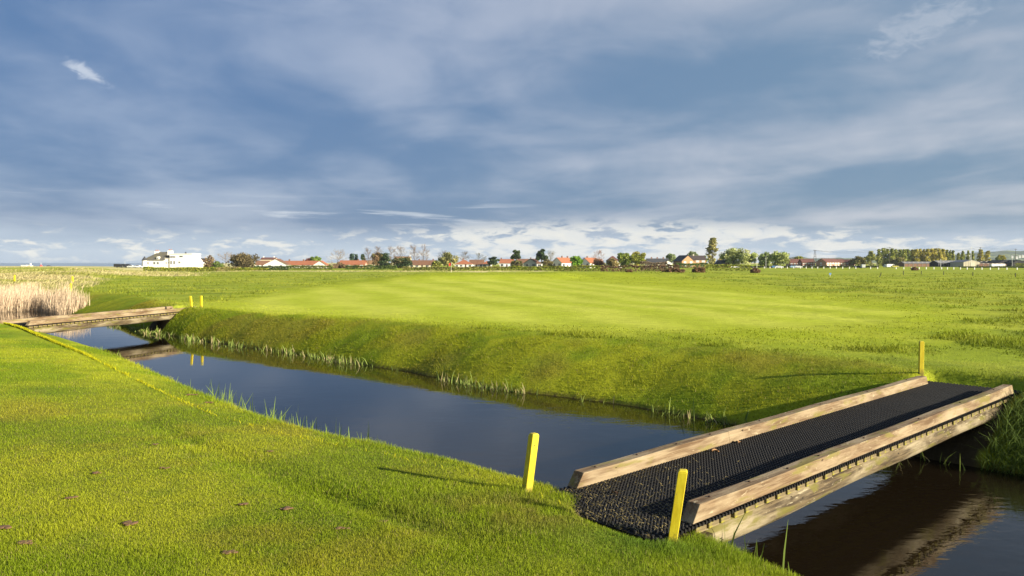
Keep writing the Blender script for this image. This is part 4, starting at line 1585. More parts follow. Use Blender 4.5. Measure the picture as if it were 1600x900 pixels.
    T('poplar', 'single poplar left of the long poplar row', 1353, 1368, 393, 600, [(.15, .16, .04), (.18, .17, .05)])
    # the long row
    ORD = ['leftmost of the seventeen'] + [w + ' from its left end' for w in 'second third fourth fifth sixth seventh eighth'.split()] + [w + ' from its right end' for w in 'ninth eighth seventh sixth fifth fourth third second'.split()] + ['rightmost of the seventeen']
    us = [1373, 1380, 1386, 1393, 1399, 1406, 1412, 1418, 1425, 1431, 1437, 1443, 1449, 1455, 1461, 1467, 1473]
    vts = [390, 388, 389.5, 389, 390, 390.5, 389.5, 390, 390.5, 390, 389.5, 390, 389.5, 389, 389, 388.5, 389.5]
    for i, (u, v) in enumerate(zip(us, vts)):
        yel = i > 7
        T('poplar', ('%s poplar in the long row, %s' % ('yellowing' if yel else 'green', ORD[i])), u - 5.5, u + 5.5, v, 620 + (i % 3) * 6,
          POPY if yel else POP, group='yellowing poplars of the row' if yel else 'green poplars of the row', n=900)
    small = [(1479, 391, 5, 'dark young poplar at the right end of the long row'), (1484.5, 391.5, 5, 'second young poplar past the end of the long row'), (1488.5, 392, 4, 'slim young poplar, third past the long row'),
             (1497, 395.5, 5, 'short young poplar over the dark shed'), (1503.5, 392, 5, 'young poplar above the cream shed left slope'), (1512, 392, 4, 'slim young poplar above the cream shed ridge'),
             (1519, 392.5, 4, 'slim young poplar behind the pale pole'), (1531.5, 390.5, 8, 'full poplar behind the tall dark pole'), (1542.5, 392.5, 8, 'last full poplar before the wooded hill')]
    for (u, v, w, lab) in small:
        T('poplar', lab, u - w * .65, u + w * .65, v, 640, POP if w < 6 else POPY, n=600)
    T('round', 'low yellow-green tree over the black barns', 1557, 1570, 399, 680, YGREEN)
    T('round', 'scrubby olive trees below the poplar row', 1392, 1418, 403.5, 590, OLIVE, trunk_frac=.05)
    # brown bushes out on the course
    B = [(1031, 1074, 417.0, 172, 'long brown leafless bush on the course before the brick house'),
         (1079, 1103, 417.0, 172, 'compact dark brown bush right of the long one'),
         (1172, 1188, 418.5, 175, 'small brown bush on the course below the pale willows'),
         (977, 989, 421.5, 150, 'small round brown bush alone on the green edge'),
         (1423, 1435, 416.8, 300, 'small dark brown bush on the far right fairway')]
    for (a, b, v, Y, lab) in B:
        T('bush', lab, a, b, v, Y, [(.12, .072, .04), (.16, .105, .06), (.085, .05, .028)], name='bush', cat='bush', n=4200, leaf=.15)


build_trees()


def hedge(label, u0, u1, vt, Y, cols, name='hedge', cat='hedge', n=1600, depth=2.0, leaf=None, wave=.25):
    rg = np.random.default_rng(int(u0 * 3 + u1 + Y))
    x0, x1 = px(u0, Y), px(u1, Y); L = x1 - x0
    xm = (x0 + x1) / 2; zb = tz(xm, Y)
    H = max(zv(vt, Y) - zb, .5)
    root = empty(name, (xm, Y, zb), label, cat)
    leaf = leaf or .0009 * Y
    C = np.array(cols) * 1.6
    X = rg.uniform(-L / 2, L / 2, n); hh = H * (1 - wave + wave * 2 * fbm(X * .25, X * 0 + 1, int(u0), 3))
    tt = rg.random(n)
    face = rg.random(n)
    P = np.stack([X, np.where(face < .5, -depth / 2 * rg.uniform(.7, 1.1, n), rg.uniform(-1, 1, n) * depth / 2), np.where(face < .5, tt * hh, hh * rg.uniform(.8, 1.05, n))], 1)
    sh = fbm(X * .5, P[:, 2] * .8, 5, 3)
    col = C[np.clip((sh * len(C) * 1.0 + rg.normal(0, .4, n)).astype(int), 0, len(C) - 1)] * rg.uniform(.75, 1.25, n)[:, None]
    V, F, cc = leaf_quads(P, leaf, col, rg)
    gz = terrain(V[:, 0] + xm, V[:, 1] + Y) - zb
    V[:, 2] += gz
    mb = MB()
    k = max(3, int(L / 6))
    for i in range(k):
        xx = -L / 2 + L * (i + .5) / k
        mb.tube([(xx, 0, -.4), (xx + rg.normal(0, .1), 0, H * .4), (xx + rg.normal(0, .3), 0, H * .75)], [.06, .045, .02], 5)
    mb.build('stem', M_BARK, root)
    arr_mesh('foliage', V, F, M_LEAF, root, col=cc)
    return root


HG = [(.17, .20, .022), (.13, .16, .02), (.22, .22, .03), (.10, .12, .02)]
hedge('bright yellow-green hedge along the foot of the white villa', 226, 340, 418.4, 262, HG, n=4200)
hedge('tan scrub between the villa hedge and the dark hedge', 335, 375, 417.8, 262, [(.24, .18, .09), (.18, .16, .05), (.20, .17, .06)], n=1200)
hedge('yellow-green hedge in front of the round dark tree', 362, 418, 419.4, 262, HG, n=2400)
hedge('clipped dark green hedge before the white gabled house', 398, 452, 416.4, 300, [(.035, .06, .02), (.05, .075, .022)], n=1500, wave=.05)
hedge('mixed green garden hedge below the long orange roof', 448, 520, 415.8, 330, [(.08, .10, .025), (.12, .13, .03), (.06, .08, .02)], n=1700)
hedge('dark green garden hedge below the conifers', 540, 620, 415.4, 330, [(.045, .07, .02), (.07, .10, .022), (.035, .05, .018)], n=1900)
hedge('low scrubby hedge before the brown tiled bungalow', 630, 712, 417.5, 290, [(.15, .14, .04), (.11, .12, .03), (.18, .15, .06)], n=1800)
hedge('low green hedge before the orange-roofed white bungalow', 708, 800, 417.4, 300, [(.14, .14, .03), (.17, .16, .04), (.10, .11, .025)], n=1800)
hedge('long yellow-green hedge before the middle houses', 795, 945, 416.2, 275, [(.17, .19, .022), (.13, .15, .02), (.16, .13, .04)], n=5200)
hedge('brown bramble hedge under the paired round trees', 938, 1060, 414.8, 262, [(.11, .065, .04), (.15, .09, .055), (.07, .045, .03), (.16, .16, .03)], n=3000)
hedge('grey-brown leafless thicket before the dark slate terrace', 1000, 1042, 410.6, 330, [(.12, .09, .065), (.16, .12, .08), (.09, .07, .05)], n=1700)
hedge('green garden hedge at the foot of the brick house', 1056, 1106, 411.8, 440, [(.06, .09, .02), (.09, .13, .025)], n=1200)
hedge('rough green bank hedge right of the brick house', 1098, 1172, 414.4, 275, [(.15, .17, .022), (.18, .19, .03), (.11, .13, .02)], n=1700)
hedge('yellow-green field hedge before the black barns', 1585, 1690, 412.0, 520, YGREEN, n=1200)
hedge('dark field hedge behind the white posts at right', 1498, 1640, 416.6, 440, [(.045, .06, .018), (.06, .08, .02)], n=2200, wave=.1)
hedge('dark roadside hedge behind the parked cars', 1178, 1372, 415.9, 440, [(.035, .045, .02), (.05, .06, .022), (.06, .05, .03)], n=2600, wave=.1)


# ------------------------------------------------------------------ houses
def roof_mat(name, c, c2):
    if name in MATS:
        return MATS[name]
    m, t, b = new_mat(name)
    oc = t.node('ShaderNodeTexCoord').outputs['Object']
    n = t.noise(t.map(oc, scale=(.6, .6, 1.2)), 1.0, 5, .65)
    w = t.math('SINE', t.math('MULTIPLY', t.node('ShaderNodeSeparateXYZ').outputs[2], 1.0))
    sep = t.node('ShaderNodeSeparateXYZ'); t.l.new(oc, sep.inputs[0])
    rows = t.math('FRACT', t.math('MULTIPLY', sep.outputs[2], 5.0))
    c_ = t.mix(t.smooth(n, .35, .68), c, c2)
    t.put(b.inputs['Base Color'], c_); b.inputs['Roughness'].default_value = .85
    bp = t.node('ShaderNodeBump'); bp.inputs['Strength'].default_value = .5; bp.inputs['Distance'].default_value = .04
    t.put(bp.inputs['Height'], rows); t.l.new(bp.outputs[0], b.inputs['Normal'])
    MATS[name] = m
    return m


R_OR = roof_mat('orange_tile', (.36, .125, .055), (.28, .105, .055))
R_BR = roof_mat('brown_tile', (.20, .095, .05), (.15, .075, .045))
R_TAN = roof_mat('tan_tile', (.27, .16, .07), (.22, .12, .06))
R_RED = roof_mat('dull_red_tile', (.15, .055, .04), (.11, .05, .04))
R_SL = roof_mat('slate', (.035, .037, .045), (.055, .055, .06))
R_DK = roof_mat('dark_tile', (.045, .032, .032), (.065, .048, .045))
R_GREY = roof_mat('grey_tile_mossy', (.085, .082, .085), (.13, .115, .05))
W_WH = flat('white_render', (.72, .71, .68), .85, .05)
W_GR = flat('grey_render', (.50, .49, .46), .85, .08)
W_CR = flat('cream_render', (.62, .56, .42), .85, .08)
W_BLU = flat('blue_white_render', (.62, .66, .72), .85, .06)
W_PK = flat('pink_brick', (.42, .24, .17), .9, .15, 1.5)
W_BK = flat('tan_brick', (.40, .235, .12), .9, .15, 1.5)
W_RB = flat('red_brick', (.26, .11, .075), .9, .18, 1.5)
M_GLASS = flat('window_glass', (.03, .035, .045), .08, .1, 1.0, .6)
M_BLIND = flat('pale_blind', (.50, .52, .54), .5, .1, 1.0)
M_FRAME = flat('white_frame', (.78, .78, .76), .6, .04)
M_POT = flat('chimney_pot', (.36, .15, .08), .9, .2)
M_STACK = flat('chimney_brick', (.20, .11, .075), .9, .2)
M_DOOR = flat('door_paint', (.10, .06, .05), .5, .1)


def add_window(parent, pos, axis, w, h, glass=M_GLASS):
    """pane proud of the wall with a frame round it; axis = outward direction '-y','+y','-x','+x'"""
    def quadbox(a0, a1, z0, z1, o0, o1):
        mb = MB()
        if axis == '-y': mb.box(a0, a1, -o1, -o0, z0, z1)
        elif axis == '+y': mb.box(a0, a1, o0, o1, z0, z1)
        elif axis == '-x': mb.box(-o1, -o0, a0, a1, z0, z1)
        else: mb.box(o0, o1, a0, a1, z0, z1)
        return mb
    win = quadbox(-w / 2, w / 2, 0, h, .01, .05).build('window', glass, parent)
    win.location = pos
    t = .09
    f = MB()
    for (a0, a1, z0, z1) in ((-w / 2 - t, -w / 2, -t, h + t), (w / 2, w / 2 + t, -t, h + t), (-w / 2, w / 2, h, h + t), (-w / 2, w / 2, -t, 0), (-t * .4, t * .4, 0, h)):
        g = quadbox(a0, a1, z0, z1, .012, .08)
        i = len(f.v); f.v += g.v; f.f += [tuple(q + i for q in ff) for ff in g.f]
    f.build('frame', M_FRAME, win)
    return win


def house(label, uc, Y, Lpx, yaw, ve, vr, wall, roof, W=7.5, wins=3, gables=('l', 'r'), chim=(), storeys=1, hip=False, door=True, name='house', cat='house', gwin=1, doorcol=None, stack=M_STACK, zdrop=.6):
    """gabled or hipped house: ridge along local X, front towards local -Y; eaves and ridge rows give its heights"""
    x = px(uc, Y); z0 = tz(x, Y) - .05
    root = empty(name, (x, Y, z0), label, cat, R(yaw))
    L = Lpx / FPX * Y
    he = zv(ve, Y) - z0; hr = zv(vr, Y) - z0
    h = W / 2
    body = MB()
    if hip:
        body.box(-L / 2, L / 2, -h, h, -zdrop, he)
    else:
        body.prism([(-h, -zdrop), (h, -zdrop), (h, he), (0, hr - .12), (-h, he)], 'x', -L / 2, L / 2)
    body.build('wall', wall, root)
    ov = .35; th = .16
    rf = MB()
    if hip:
        o = h + ov; l2 = L / 2 + ov
        b = [(-l2, -o, he - .05), (l2, -o, he - .05), (l2, o, he - .05), (-l2, o, he - .05)]
        rl = max(L / 2 - h, .4)
        r1 = (-rl, 0, hr); r2 = (rl, 0, hr)
        i = len(rf.v)
        rf.v += b + [r1, r2]
        rf.f += [(i, i + 1, i + 5, i + 4), (i + 1, i + 2, i + 5), (i + 2, i + 3, i + 4, i + 5), (i + 3, i, i + 4), (i + 3, i + 2, i + 1, i)]
    else:
        sl = (hr - he) / h
        o = h + ov
        for sg in (-1, 1):
            rf.prism([(sg * o, he - sl * ov), (0, hr), (0, hr + th), (sg * o, he - sl * ov + th)], 'x', -L / 2 - .25, L / 2 + .25)
    r = rf.build('roof', roof, root)
    for cx in chim:
        c = MB().box(cx * L / 2 - .38, cx * L / 2 + .38, -.3, .3, hr - .8, hr + 1.0).build('chimney', stack, r)
    fh = he / storeys
    gl = M_BLIND if wall in (W_BK, W_PK, W_RB) else M_GLASS
    for st in range(storeys):
        for k in range(wins):
            xx = -L / 2 + L * (k + .5) / wins
            if st == 0 and door and k == wins // 2 and wins > 1:
                d = MB().box(xx - .48, xx + .48, -h - .05, -h - .004, .0, 2.05).build('door', doorcol or M_DOOR, root)
                continue
            ww = min(1.7, L / wins * .5)
            add_window(root, (xx, -h, st * fh + fh * .34), '-y', ww * 1.1, fh * .46, gl)
    for g in gables:
        for st in range(storeys):
            for k in range(gwin):
                yy = -h + W * (k + .5) / gwin
                add_window(root, ((-L / 2) if g == 'l' else L / 2, yy, st * fh + fh * .38), '-x' if g == 'l' else '+x', 1.5, fh * .46, gl)
    return root


def build_houses():
    H = house
    # behind the villa and the left trees
    H('small white house with a dark roof half hidden right of the villa', 317, 460, 14, 0, 411, 404, W_CR, R_DK, W=7, wins=2)
    H('brown-roofed house with a small white gable left of the white gabled one', 411, 470, 20, 12, 413.5, 407.5, W_WH, R_BR, W=8, wins=3)
    H('pale block with a red tiled top rising behind the white gable', 421, 560, 22, 0, 405.5, 402.5, W_CR, R_RED, W=8, wins=4, chim=(-.8, .7), stack=W_WH)
    H('white gabled house with its steep gable end towards the course', 434, 430, 22, 90, 413.5, 404.5, W_WH, R_BR, W=13, wins=2, gwin=2, gables=('l',))
    H('long white bungalow with a bright orange tiled roof at left', 472, 440, 52, 0, 413.8, 407.8, W_WH, R_OR, W=9, wins=6, chim=(-.75, .1))
    H('white gable-fronted bungalow at the right end of the long orange roof', 502, 425, 18, 90, 414, 407.6, W_WH, R_OR, W=7.2, wins=2, gwin=2, gables=('l',))
    H('low bungalow with dull orange roof behind the tan willow', 552, 470, 40, 0, 413.0, 407.2, W_PK, R_OR, W=8, wins=4, chim=(.4,))
    H('low brown-roofed bungalow behind the dark evergreens', 585, 480, 40, 0, 412.5, 407.0, W_CR, R_TAN, W=8, wins=4)
    H('flat-topped tan block rising behind the evergreens', 630, 520, 24, 0, 404.0, 401.0, W_CR, R_TAN, W=8, wins=3, chim=(.9,), stack=W_WH)
    H('brown tiled bungalow with cream walls below the tall bare trees', 661, 450, 40, 0, 413.6, 407.0, W_CR, R_BR, W=9, wins=5, chim=(-.3, .8))
    H('white bungalow with a large hipped orange roof', 725, 440, 27, 0, 412.8, 406.0, W_WH, R_OR, W=9.5, wins=4, hip=True, chim=(-.1,))
    H('white bungalow with brown roof joined between two orange roofs', 745, 448, 22, 0, 412.8, 406.2, W_WH, R_BR, W=9, wins=3)
    H('small white bungalow with hipped orange roof at the right of its row', 761, 440, 15, 0, 413.0, 408.0, W_WH, R_OR, W=6.5, wins=2, hip=True)
    H('blue-white house with an orange roof left of the pine', 792, 450, 22, 0, 411.0, 405.2, W_BLU, R_OR, W=8, wins=3, chim=(-.8,), storeys=1)
    H('brown-roofed house between the two pines', 822, 462, 26, 0, 411.0, 404.8, W_BLU, R_BR, W=8, wins=3, chim=(.55,))
    H('grey gable-fronted house between the two pines', 832, 430, 20, 68, 411.5, 404.6, W_GR, R_BR, W=8.2, wins=3, gwin=2)
    g = H('flat white garage right of the grey gabled house', 843, 425, 9, 0, 411.6, 409.8, W_WH, R_BR, W=5, wins=1, door=False)
    H('house with orange roof and grey gable left of the fresh green tree', 879, 430, 26, 42, 410.5, 402.8, W_WH, R_OR, W=8.0, wins=3, gwin=2, chim=(-.1, .85))
    H('white-walled house with orange roof behind the reddish bare tree', 922, 430, 26, 42, 411.0, 403.0, W_WH, R_OR, W=8.4, wins=3, gwin=2, chim=(-.5,))
    H('house with a brown hipped roof left of the paired green trees', 957, 470, 18, 0, 407.5, 400.0, W_CR, R_RED, W=8, wins=2, hip=True, storeys=2)
    H('low white outbuilding under the paired green trees', 967, 425, 8, 0, 412.0, 410.8, W_WH, R_GREY, W=4, wins=2, door=False)
    H('dark slate-roofed terrace with three chimneys', 1027, 480, 34, 4, 409.8, 404.2, W_CR, R_SL, W=8, wins=6, chim=(-.55, -.02, .55))
    H('white gable-fronted house at the right end of the slate terrace', 1043, 440, 12, 90, 411, 406.8, W_WH, R_GREY, W=5.0, wins=1, gwin=1, gables=('l',))
    H('tan brick house wing whose lit gable faces the course', 1068, 475, 26, 108, 407.8, 399.2, W_BK, R_SL, W=8.8, wins=2, gwin=2, gables=('l',), storeys=2)
    H('tan brick house with dark roof joined right of the lit gable', 1087, 484, 27, 4, 405.8, 399.6, W_BK, R_DK, W=7.5, wins=3, storeys=2, chim=(-.3,), stack=W_CR)
    H('low brick garage with a dark roof and lit gable by the poplar', 1128, 455, 17, 128, 413.0, 406.8, W_BK, R_SL, W=6.2, wins=1, gwin=1, gables=('l',), door=False)
    # brick terrace at the right
    H('red-roofed brick terrace, leftmost behind the parked cars', 1241, 540, 20, 0, 410.6, 404.8, W_PK, R_RED, W=8, wins=4, storeys=2, zdrop=1.5)
    H('red-roofed brick terrace with white upper windows', 1260, 530, 20, 0, 410.2, 404.6, W_RB, R_RED, W=8, wins=5, storeys=2, zdrop=1.5)
    H('brick house right of the power pylon with one dark gable', 1293, 525, 30, 28, 409.8, 404.4, W_PK, R_RED, W=9, wins=5, storeys=2, gwin=1, zdrop=1.5)
    H('pink brick house joined to the dark gabled one', 1310, 545, 14, 6, 410.2, 405.0, W_PK, R_RED, W=8, wins=3, storeys=2, zdrop=1.5)
    H('last red brick house of the terrace with a lit orange end', 1325, 550, 18, -30, 410.2, 405.6, W_RB, R_RED, W=8, wins=3, storeys=2, zdrop=1.5)


build_houses()


def villa():
    Y = 430
    x = px(262, Y); z0 = tz(x, Y) - .05
    k = Y / FPX
    root = empty('villa', (x, Y, z0), 'large white villa with flat-roofed wing, grey mossy roof and two chimneys', 'villa')
    X = lambda u: (u - 262) * k
    Z = lambda v: zv(v, Y) - z0
    # left block with hipped roof
    MB().box(X(231), X(263), -4.5, 6, -1.0, Z(406.8)).build('wall', W_WH, root)
    rf = MB()
    e = Z(406.6); zt = Z(393.6)
    b = [(X(228.5), -5.2, e), (X(263.5), -5.2, e), (X(263.5), 6.7, e), (X(228.5), 6.7, e)]
    t_ = [(X(249), .2, zt), (X(262.5), .2, zt), (X(262.5), 1.6, zt), (X(249), 1.6, zt)]
    rf.hexa(b, t_)
    roof = rf.build('roof', R_GREY, root)
    # corner turret roof
    tr = MB()
    cx, cy = X(232.5), -4.6
    n = 8
    for q in range(n):
        a0 = 2 * math.pi * q / n; a1 = 2 * math.pi * (q + 1) / n
        tr.poly([(cx + 1.7 * math.cos(a0), cy + 1.7 * math.sin(a0), Z(407.0)), (cx + 1.7 * math.cos(a1), cy + 1.7 * math.sin(a1), Z(407.0)), (cx, cy, Z(400.2))])
    tr.poly([(cx + 1.7 * math.cos(-2 * math.pi * q / n), cy + 1.7 * math.sin(-2 * math.pi * q / n), Z(407.0)) for q in range(n)])
    tr.build('turret_roof', R_SL, root)
    MB().tube([(cx, cy, -1), (cx, cy, Z(407.02))], 1.35, 8).build('turret', W_WH, root)
    for (u, v) in ((245.5, 392.5), (266, 391.5)):
        c = MB().box(X(u) - 1.15, X(u) + 1.15, -.6, 1.6, Z(399), Z(v)).build('chimney', W_WH, root)
        for q in (-.55, .55):
            MB().tube([(X(u) + q, .5, Z(v) + .004), (X(u) + q, .5, Z(v) + .8)], [.3, .24], 8).build('chimney_pot', M_POT, c)
    # dormer
    d = MB()
    d.prism([(X(251.3), Z(405.4)), (X(255.3), Z(405.4)), (X(255.3), Z(402.2)), (X(254.3), Z(401.0)), (X(252.3), Z(401.0)), (X(251.3), Z(402.2))], 'y', -4.9, -1.0)
    dm = d.build('dormer', W_WH, root)
    w = add_window(dm, (X(253.3), -4.9, Z(404.8)), '-y', .9, .9)
    # flat-roofed wing stepping up to the right
    MB().box(X(263.1), X(271), -4.0, 6, -1, Z(404.0)).build('link_block', W_WH, root)
    MB().box(X(271.1), X(306), -4.6, 7, -1, Z(397.2)).build('wing', W_WH, root)
    MB().box(X(270.4), X(306.7), -5.0, 7.4, Z(397.15), Z(396.4)).build('parapet', W_WH, root)
    MB().box(X(262.9), X(271.0), -4.3, 6.2, Z(403.95), Z(403.2)).build('parapet', W_GR, root)
    MB().tube([(X(289.5), 1, Z(396.5)), (X(289.5), 1, Z(394.8)), (X(289.5), 1, Z(393.6))], [.55, .5, .1], 8).build('roof_vent', R_SL, root)
    # lean-to on the right
    le = MB()
    le.prism([(X(306.1), -1.0), (X(314), -1.0), (X(314), Z(410.4)), (X(306.1), Z(403.0))], 'y', -4.2, 5.5)
    le.build('lean_to', W_WH, root)
    # windows
    for (u, v0, v1, w_) in ((233.6, 413.4, 409.4, .8), (237.3, 413.4, 409.4, 1.0), (247.5, 413.0, 409.2, 1.1), (252.7, 413.0, 409.2, 1.1)):
        add_window(root, (X(u), -4.5, Z(v0)), '-y', w_, Z(v1) - Z(v0))
    add_window(root, (X(265), -4.0, Z(412.5)), '-y', .7, 1.2)
    add_window(root, (X(268.5), -4.0, Z(411.5)), '-y', .7, .5)
    for u in (273, 276, 279):
        add_window(root, (X(u), -4.6, Z(402.8)), '-y', 1.0, .9)
    for u in (273.6, 278.2):
        add_window(root, (X(u), -4.6, Z(412.8)), '-y', .9, 1.9)
    add_window(root, (X(289), -4.6, Z(402.0)), '-y', 1.9, .9)
    add_window(root, (X(286.3), -4.6, Z(411.4)), '-y', 1.1, 1.0)


villa()


def sheds():
    M_BLK = flat('black_boards', (.020, .020, .024), .8, .2, .6)
    M_CRM = flat('cream_sheeting', (.44, .40, .30), .7, .08, .5)
    M_GRY = flat('grey_sheeting', (.20, .20, .21), .6, .12, .5)
    M_RST = flat('rust_sheeting', (.20, .11, .07), .8, .2, .5)
    M_DOORC = flat('cream_door', (.50, .46, .36), .7, .06, .5)

    def shed(label, u0, u1, Y, ve, vr, W, wall, roof, ridge='x', bays=5, door=None, yaw=0):
        x = px((u0 + u1) / 2, Y); z0 = tz(x, Y) - .05
        root = empty('farm_shed', (x, Y, z0), label, 'shed', R(yaw))
        L = (u1 - u0) / FPX * Y; he = zv(ve, Y) - z0; hr = zv(vr, Y) - z0
        if ridge == 'x':
            h = W / 2
            MB().prism([(-h, -1.2), (h, -1.2), (h, he), (0, hr - .1), (-h, he)], 'x', -L / 2, L / 2).build('wall', wall, root)
            rf = MB(); sl = (hr - he) / h
            for sg in (-1, 1):
                rf.prism([(sg * (h + .3), he - sl * .3), (0, hr), (0, hr + .12), (sg * (h + .3), he - sl * .3 + .12)], 'x', -L / 2 - .2, L / 2 + .2)
            r = rf.build('roof', roof, root)
            proto = None
            for q in range(bays + 1):
                xx = -L / 2 + L * q / bays
                if proto is None:
                    proto = MB().box(-.12, .12, -h - .14, -h - .004, -.5, he - .1).build('post', M_GRY, root); o = proto
                else:
                    o = proto.copy(); COL.objects.link(o); o.parent = root
                o.location.x = xx
            for q in range(bays):
                xx = -L / 2 + L * (q + .5) / bays
                a = h * .55
                zz = he + sl * (h - a) + .14
                MB().hexa([(xx - .6, -a, zz + .0), (xx + .6, -a, zz), (xx + .6, -a + 1.6, zz + sl * 1.6), (xx - .6, -a + 1.6, zz + sl * 1.6)],
                          [(xx - .6, -a, zz + .05), (xx + .6, -a, zz + .05), (xx + .6, -a + 1.6, zz + sl * 1.6 + .05), (xx - .6, -a + 1.6, zz + sl * 1.6 + .05)]).build('roof_light', M_CRM, r)
        else:
            h = L / 2
            MB().prism([(-h, -1.2), (h, -1.2), (h, he), (0, hr - .1), (-h, he)], 'y', -W / 2, W / 2).build('wall', wall, root)
            rf = MB(); sl = (hr - he) / h
            for sg in (-1, 1):
                rf.prism([(sg * (h + .2), he - sl * .2), (0, hr), (0, hr + .12), (sg * (h + .2), he - sl * .2 + .12)], 'y', -W / 2 - .15, W / 2 + .15)
            rf.build('roof', roof, root)
            if door:
                MB().box(-L * .10, L * .16, -W / 2 - .10, -W / 2 - .004, 0, he * .95).build('sliding_door', door, root)
            for q in (-.36, -.2, .3):
                MB().box(L * q - .05, L * q + .05, -W / 2 - .06, -W / 2 - .003, -.2, he + (hr - he) * (1 - abs(q) * 2) - .25).build('cover_strip', M_GRY, root)
        return root
    shed('long low grey-brown barn under the poplar row', 1408, 1456, 560, 411.5, 409.0, 9, M_RST, M_GRY, bays=7)
    shed('black barn with grey roof left of the cream shed', 1459, 1497, 540, 411.0, 407.2, 12, M_BLK, M_GRY, bays=5)
    shed('cream sheet-metal shed with its pale gable facing the course', 1494.5, 1520.5, 525, 409.8, 406.2, 16, M_CRM, M_GRY, ridge='y', door=M_DOORC)
    shed('dark low barn behind the tall dark pole', 1519, 1550, 600, 410.6, 408.0, 10, M_BLK, M_BLK, bays=4)
    shed('rusty lean barn with a pale roof edge right of the cream shed', 1524, 1567, 520, 413.6, 411.6, 7, M_RST, M_RST, bays=6)
    shed('black barn, left one of the two domed black roofs', 1548, 1574, 590, 410.5, 406.5, 18, M_BLK, M_BLK, ridge='y')
    shed('black barn, right one of the two domed black roofs', 1569, 1592, 580, 410.5, 406.5, 18, M_BLK, M_BLK, ridge='y')
    shed('black barn cut by the right edge of the view', 1588, 1640, 585, 411.0, 407.6, 12, M_BLK, M_BLK, bays=5)
    # white trailer-like roof strip
    x = px(1558, 500); z0 = tz(x, 500)
    r = empty('storage_container', (x, 500, z0), 'long low white container in front of the black barns', 'container')
    MB().box(-4.6, 4.6, -1.2, 1.2, .15, zv(412.2, 500) - z0).build('body', W_WH, r, bevel=.05, seg=1)
    MB().box(3.2, 4.4, -1.26, -1.203, .2, 1.5).build('door', W_GR, r)


sheds()


# ------------------------------------------------------------------ vehicles
def car(label, u, Y, yaw, col, kind='car', group=None):
    x = px(u, Y); z0 = tz(x, Y)
    root = empty('parked_car' if kind == 'car' else 'parked_van', (x, Y, z0), label, 'car' if kind == 'car' else 'van', R(yaw), group)
    m = flat('car_paint_%d_%d_%d' % tuple(int(c * 99) for c in col), col, .3, .03, 1, .5)
    if kind == 'car':
        prof = [(-2.1, .35), (2.1, .35), (2.12, .70), (1.95, .88), (1.0, .98), (.35, 1.42), (-1.0, 1.46), (-1.75, 1.02), (-2.1, .95)]
        glass = [(.88, .98), (.33, 1.36), (-.95, 1.40), (-1.55, 1.02)]
    else:
        prof = [(-2.5, .4), (2.4, .4), (2.45, .95), (1.9, 1.15), (1.4, 1.95), (1.1, 2.1), (-2.5, 2.1)]
        glass = [(1.8, 1.17), (1.36, 1.88), (.7, 1.9), (.7, 1.17)]
    MB().prism([(p, q) for p, q in prof], 'y', -.85, .85).build('body', m, root, bevel=.05, seg=2)
    for sg in (-1, 1):
        y0 = sg * .852; y1 = sg * .865
        MB().prism(glass, 'y', min(y0, y1), max(y0, y1)).build('side_window', M_GLASS, root)
    M_TY = flat('tyre', (.02, .02, .02), .9); M_RIM = flat('rim', (.4, .4, .42), .4)
    for xx in (-1.3, 1.35):
        for sg in (-1, 1):
            w = MB().tube([(0, -.1, 0), (0, .1, 0)], .33, 14).build('wheel', M_TY, root)
            w.location = (xx, sg * .78, .33)
            MB().tube([(0, -.112, 0), (0, .112, 0)], .19, 10).build('rim', M_RIM, w)
    for yy in (-.6, .6):
        MB().box((2.10 if kind == 'car' else 2.40), (2.145 if kind == 'car' else 2.47), yy - .18, yy + .18, .62, .80).build('headlight', M_FRAME, root)
    return root


car('blue car parked by the pale willows, leftmost of the roadside cars', 1211, 415, 8, (.05, .16, .38))
car('silver car nose to the right beside the blue car', 1217.5, 408, 0, (.60, .63, .68))
car('pale blue car parked before the brick terrace', 1240, 412, 0, (.28, .42, .60))
car('light grey car just right of the pale blue one', 1247, 412, 4, (.58, .60, .62))
car('dark blue car left of the white van by the olive tree', 1341, 415, 0, (.02, .035, .10))
car('small white van right of the dark blue car', 1348, 412, 75, (.80, .80, .78), 'van')
car('white car under the pale willows by the low brick garage', 1147, 418, 5, (.78, .78, .76))
car('dark car parked left of the white pole', 1163, 415, 0, (.03, .03, .04))
car('black car between the white pole and the dark car', 1172, 415, 0, (.02, .02, .022))
car('grey car right of the white car under the willows', 1155, 422, 0, (.35, .38, .44))
car('white van parked at the left end of the poplar row', 1384.5, 470, 90, (.8, .8, .78), 'van')
car('long white van parked below the poplar row', 1392, 470, 0, (.8, .8, .78), 'van')
car('yellow car on the grass right of the white vans', 1398, 455, 0, (.46, .40, .06))
car('black van on the shore road left of the villa', 186, 420, 0, (.02, .02, .025), 'van')
car('black van second on the shore road left of the villa', 192.5, 421, 0, (.02, .02, .025), 'van')
car('dark van nearest the villa on the shore road', 199, 424, 0, (.03, .03, .035), 'van')
car('silver car on the shore road beside the dark van', 206, 415, 0, (.60, .62, .64))
car('white car nearest the villa on the shore road', 217, 415, 0, (.8, .8, .8))


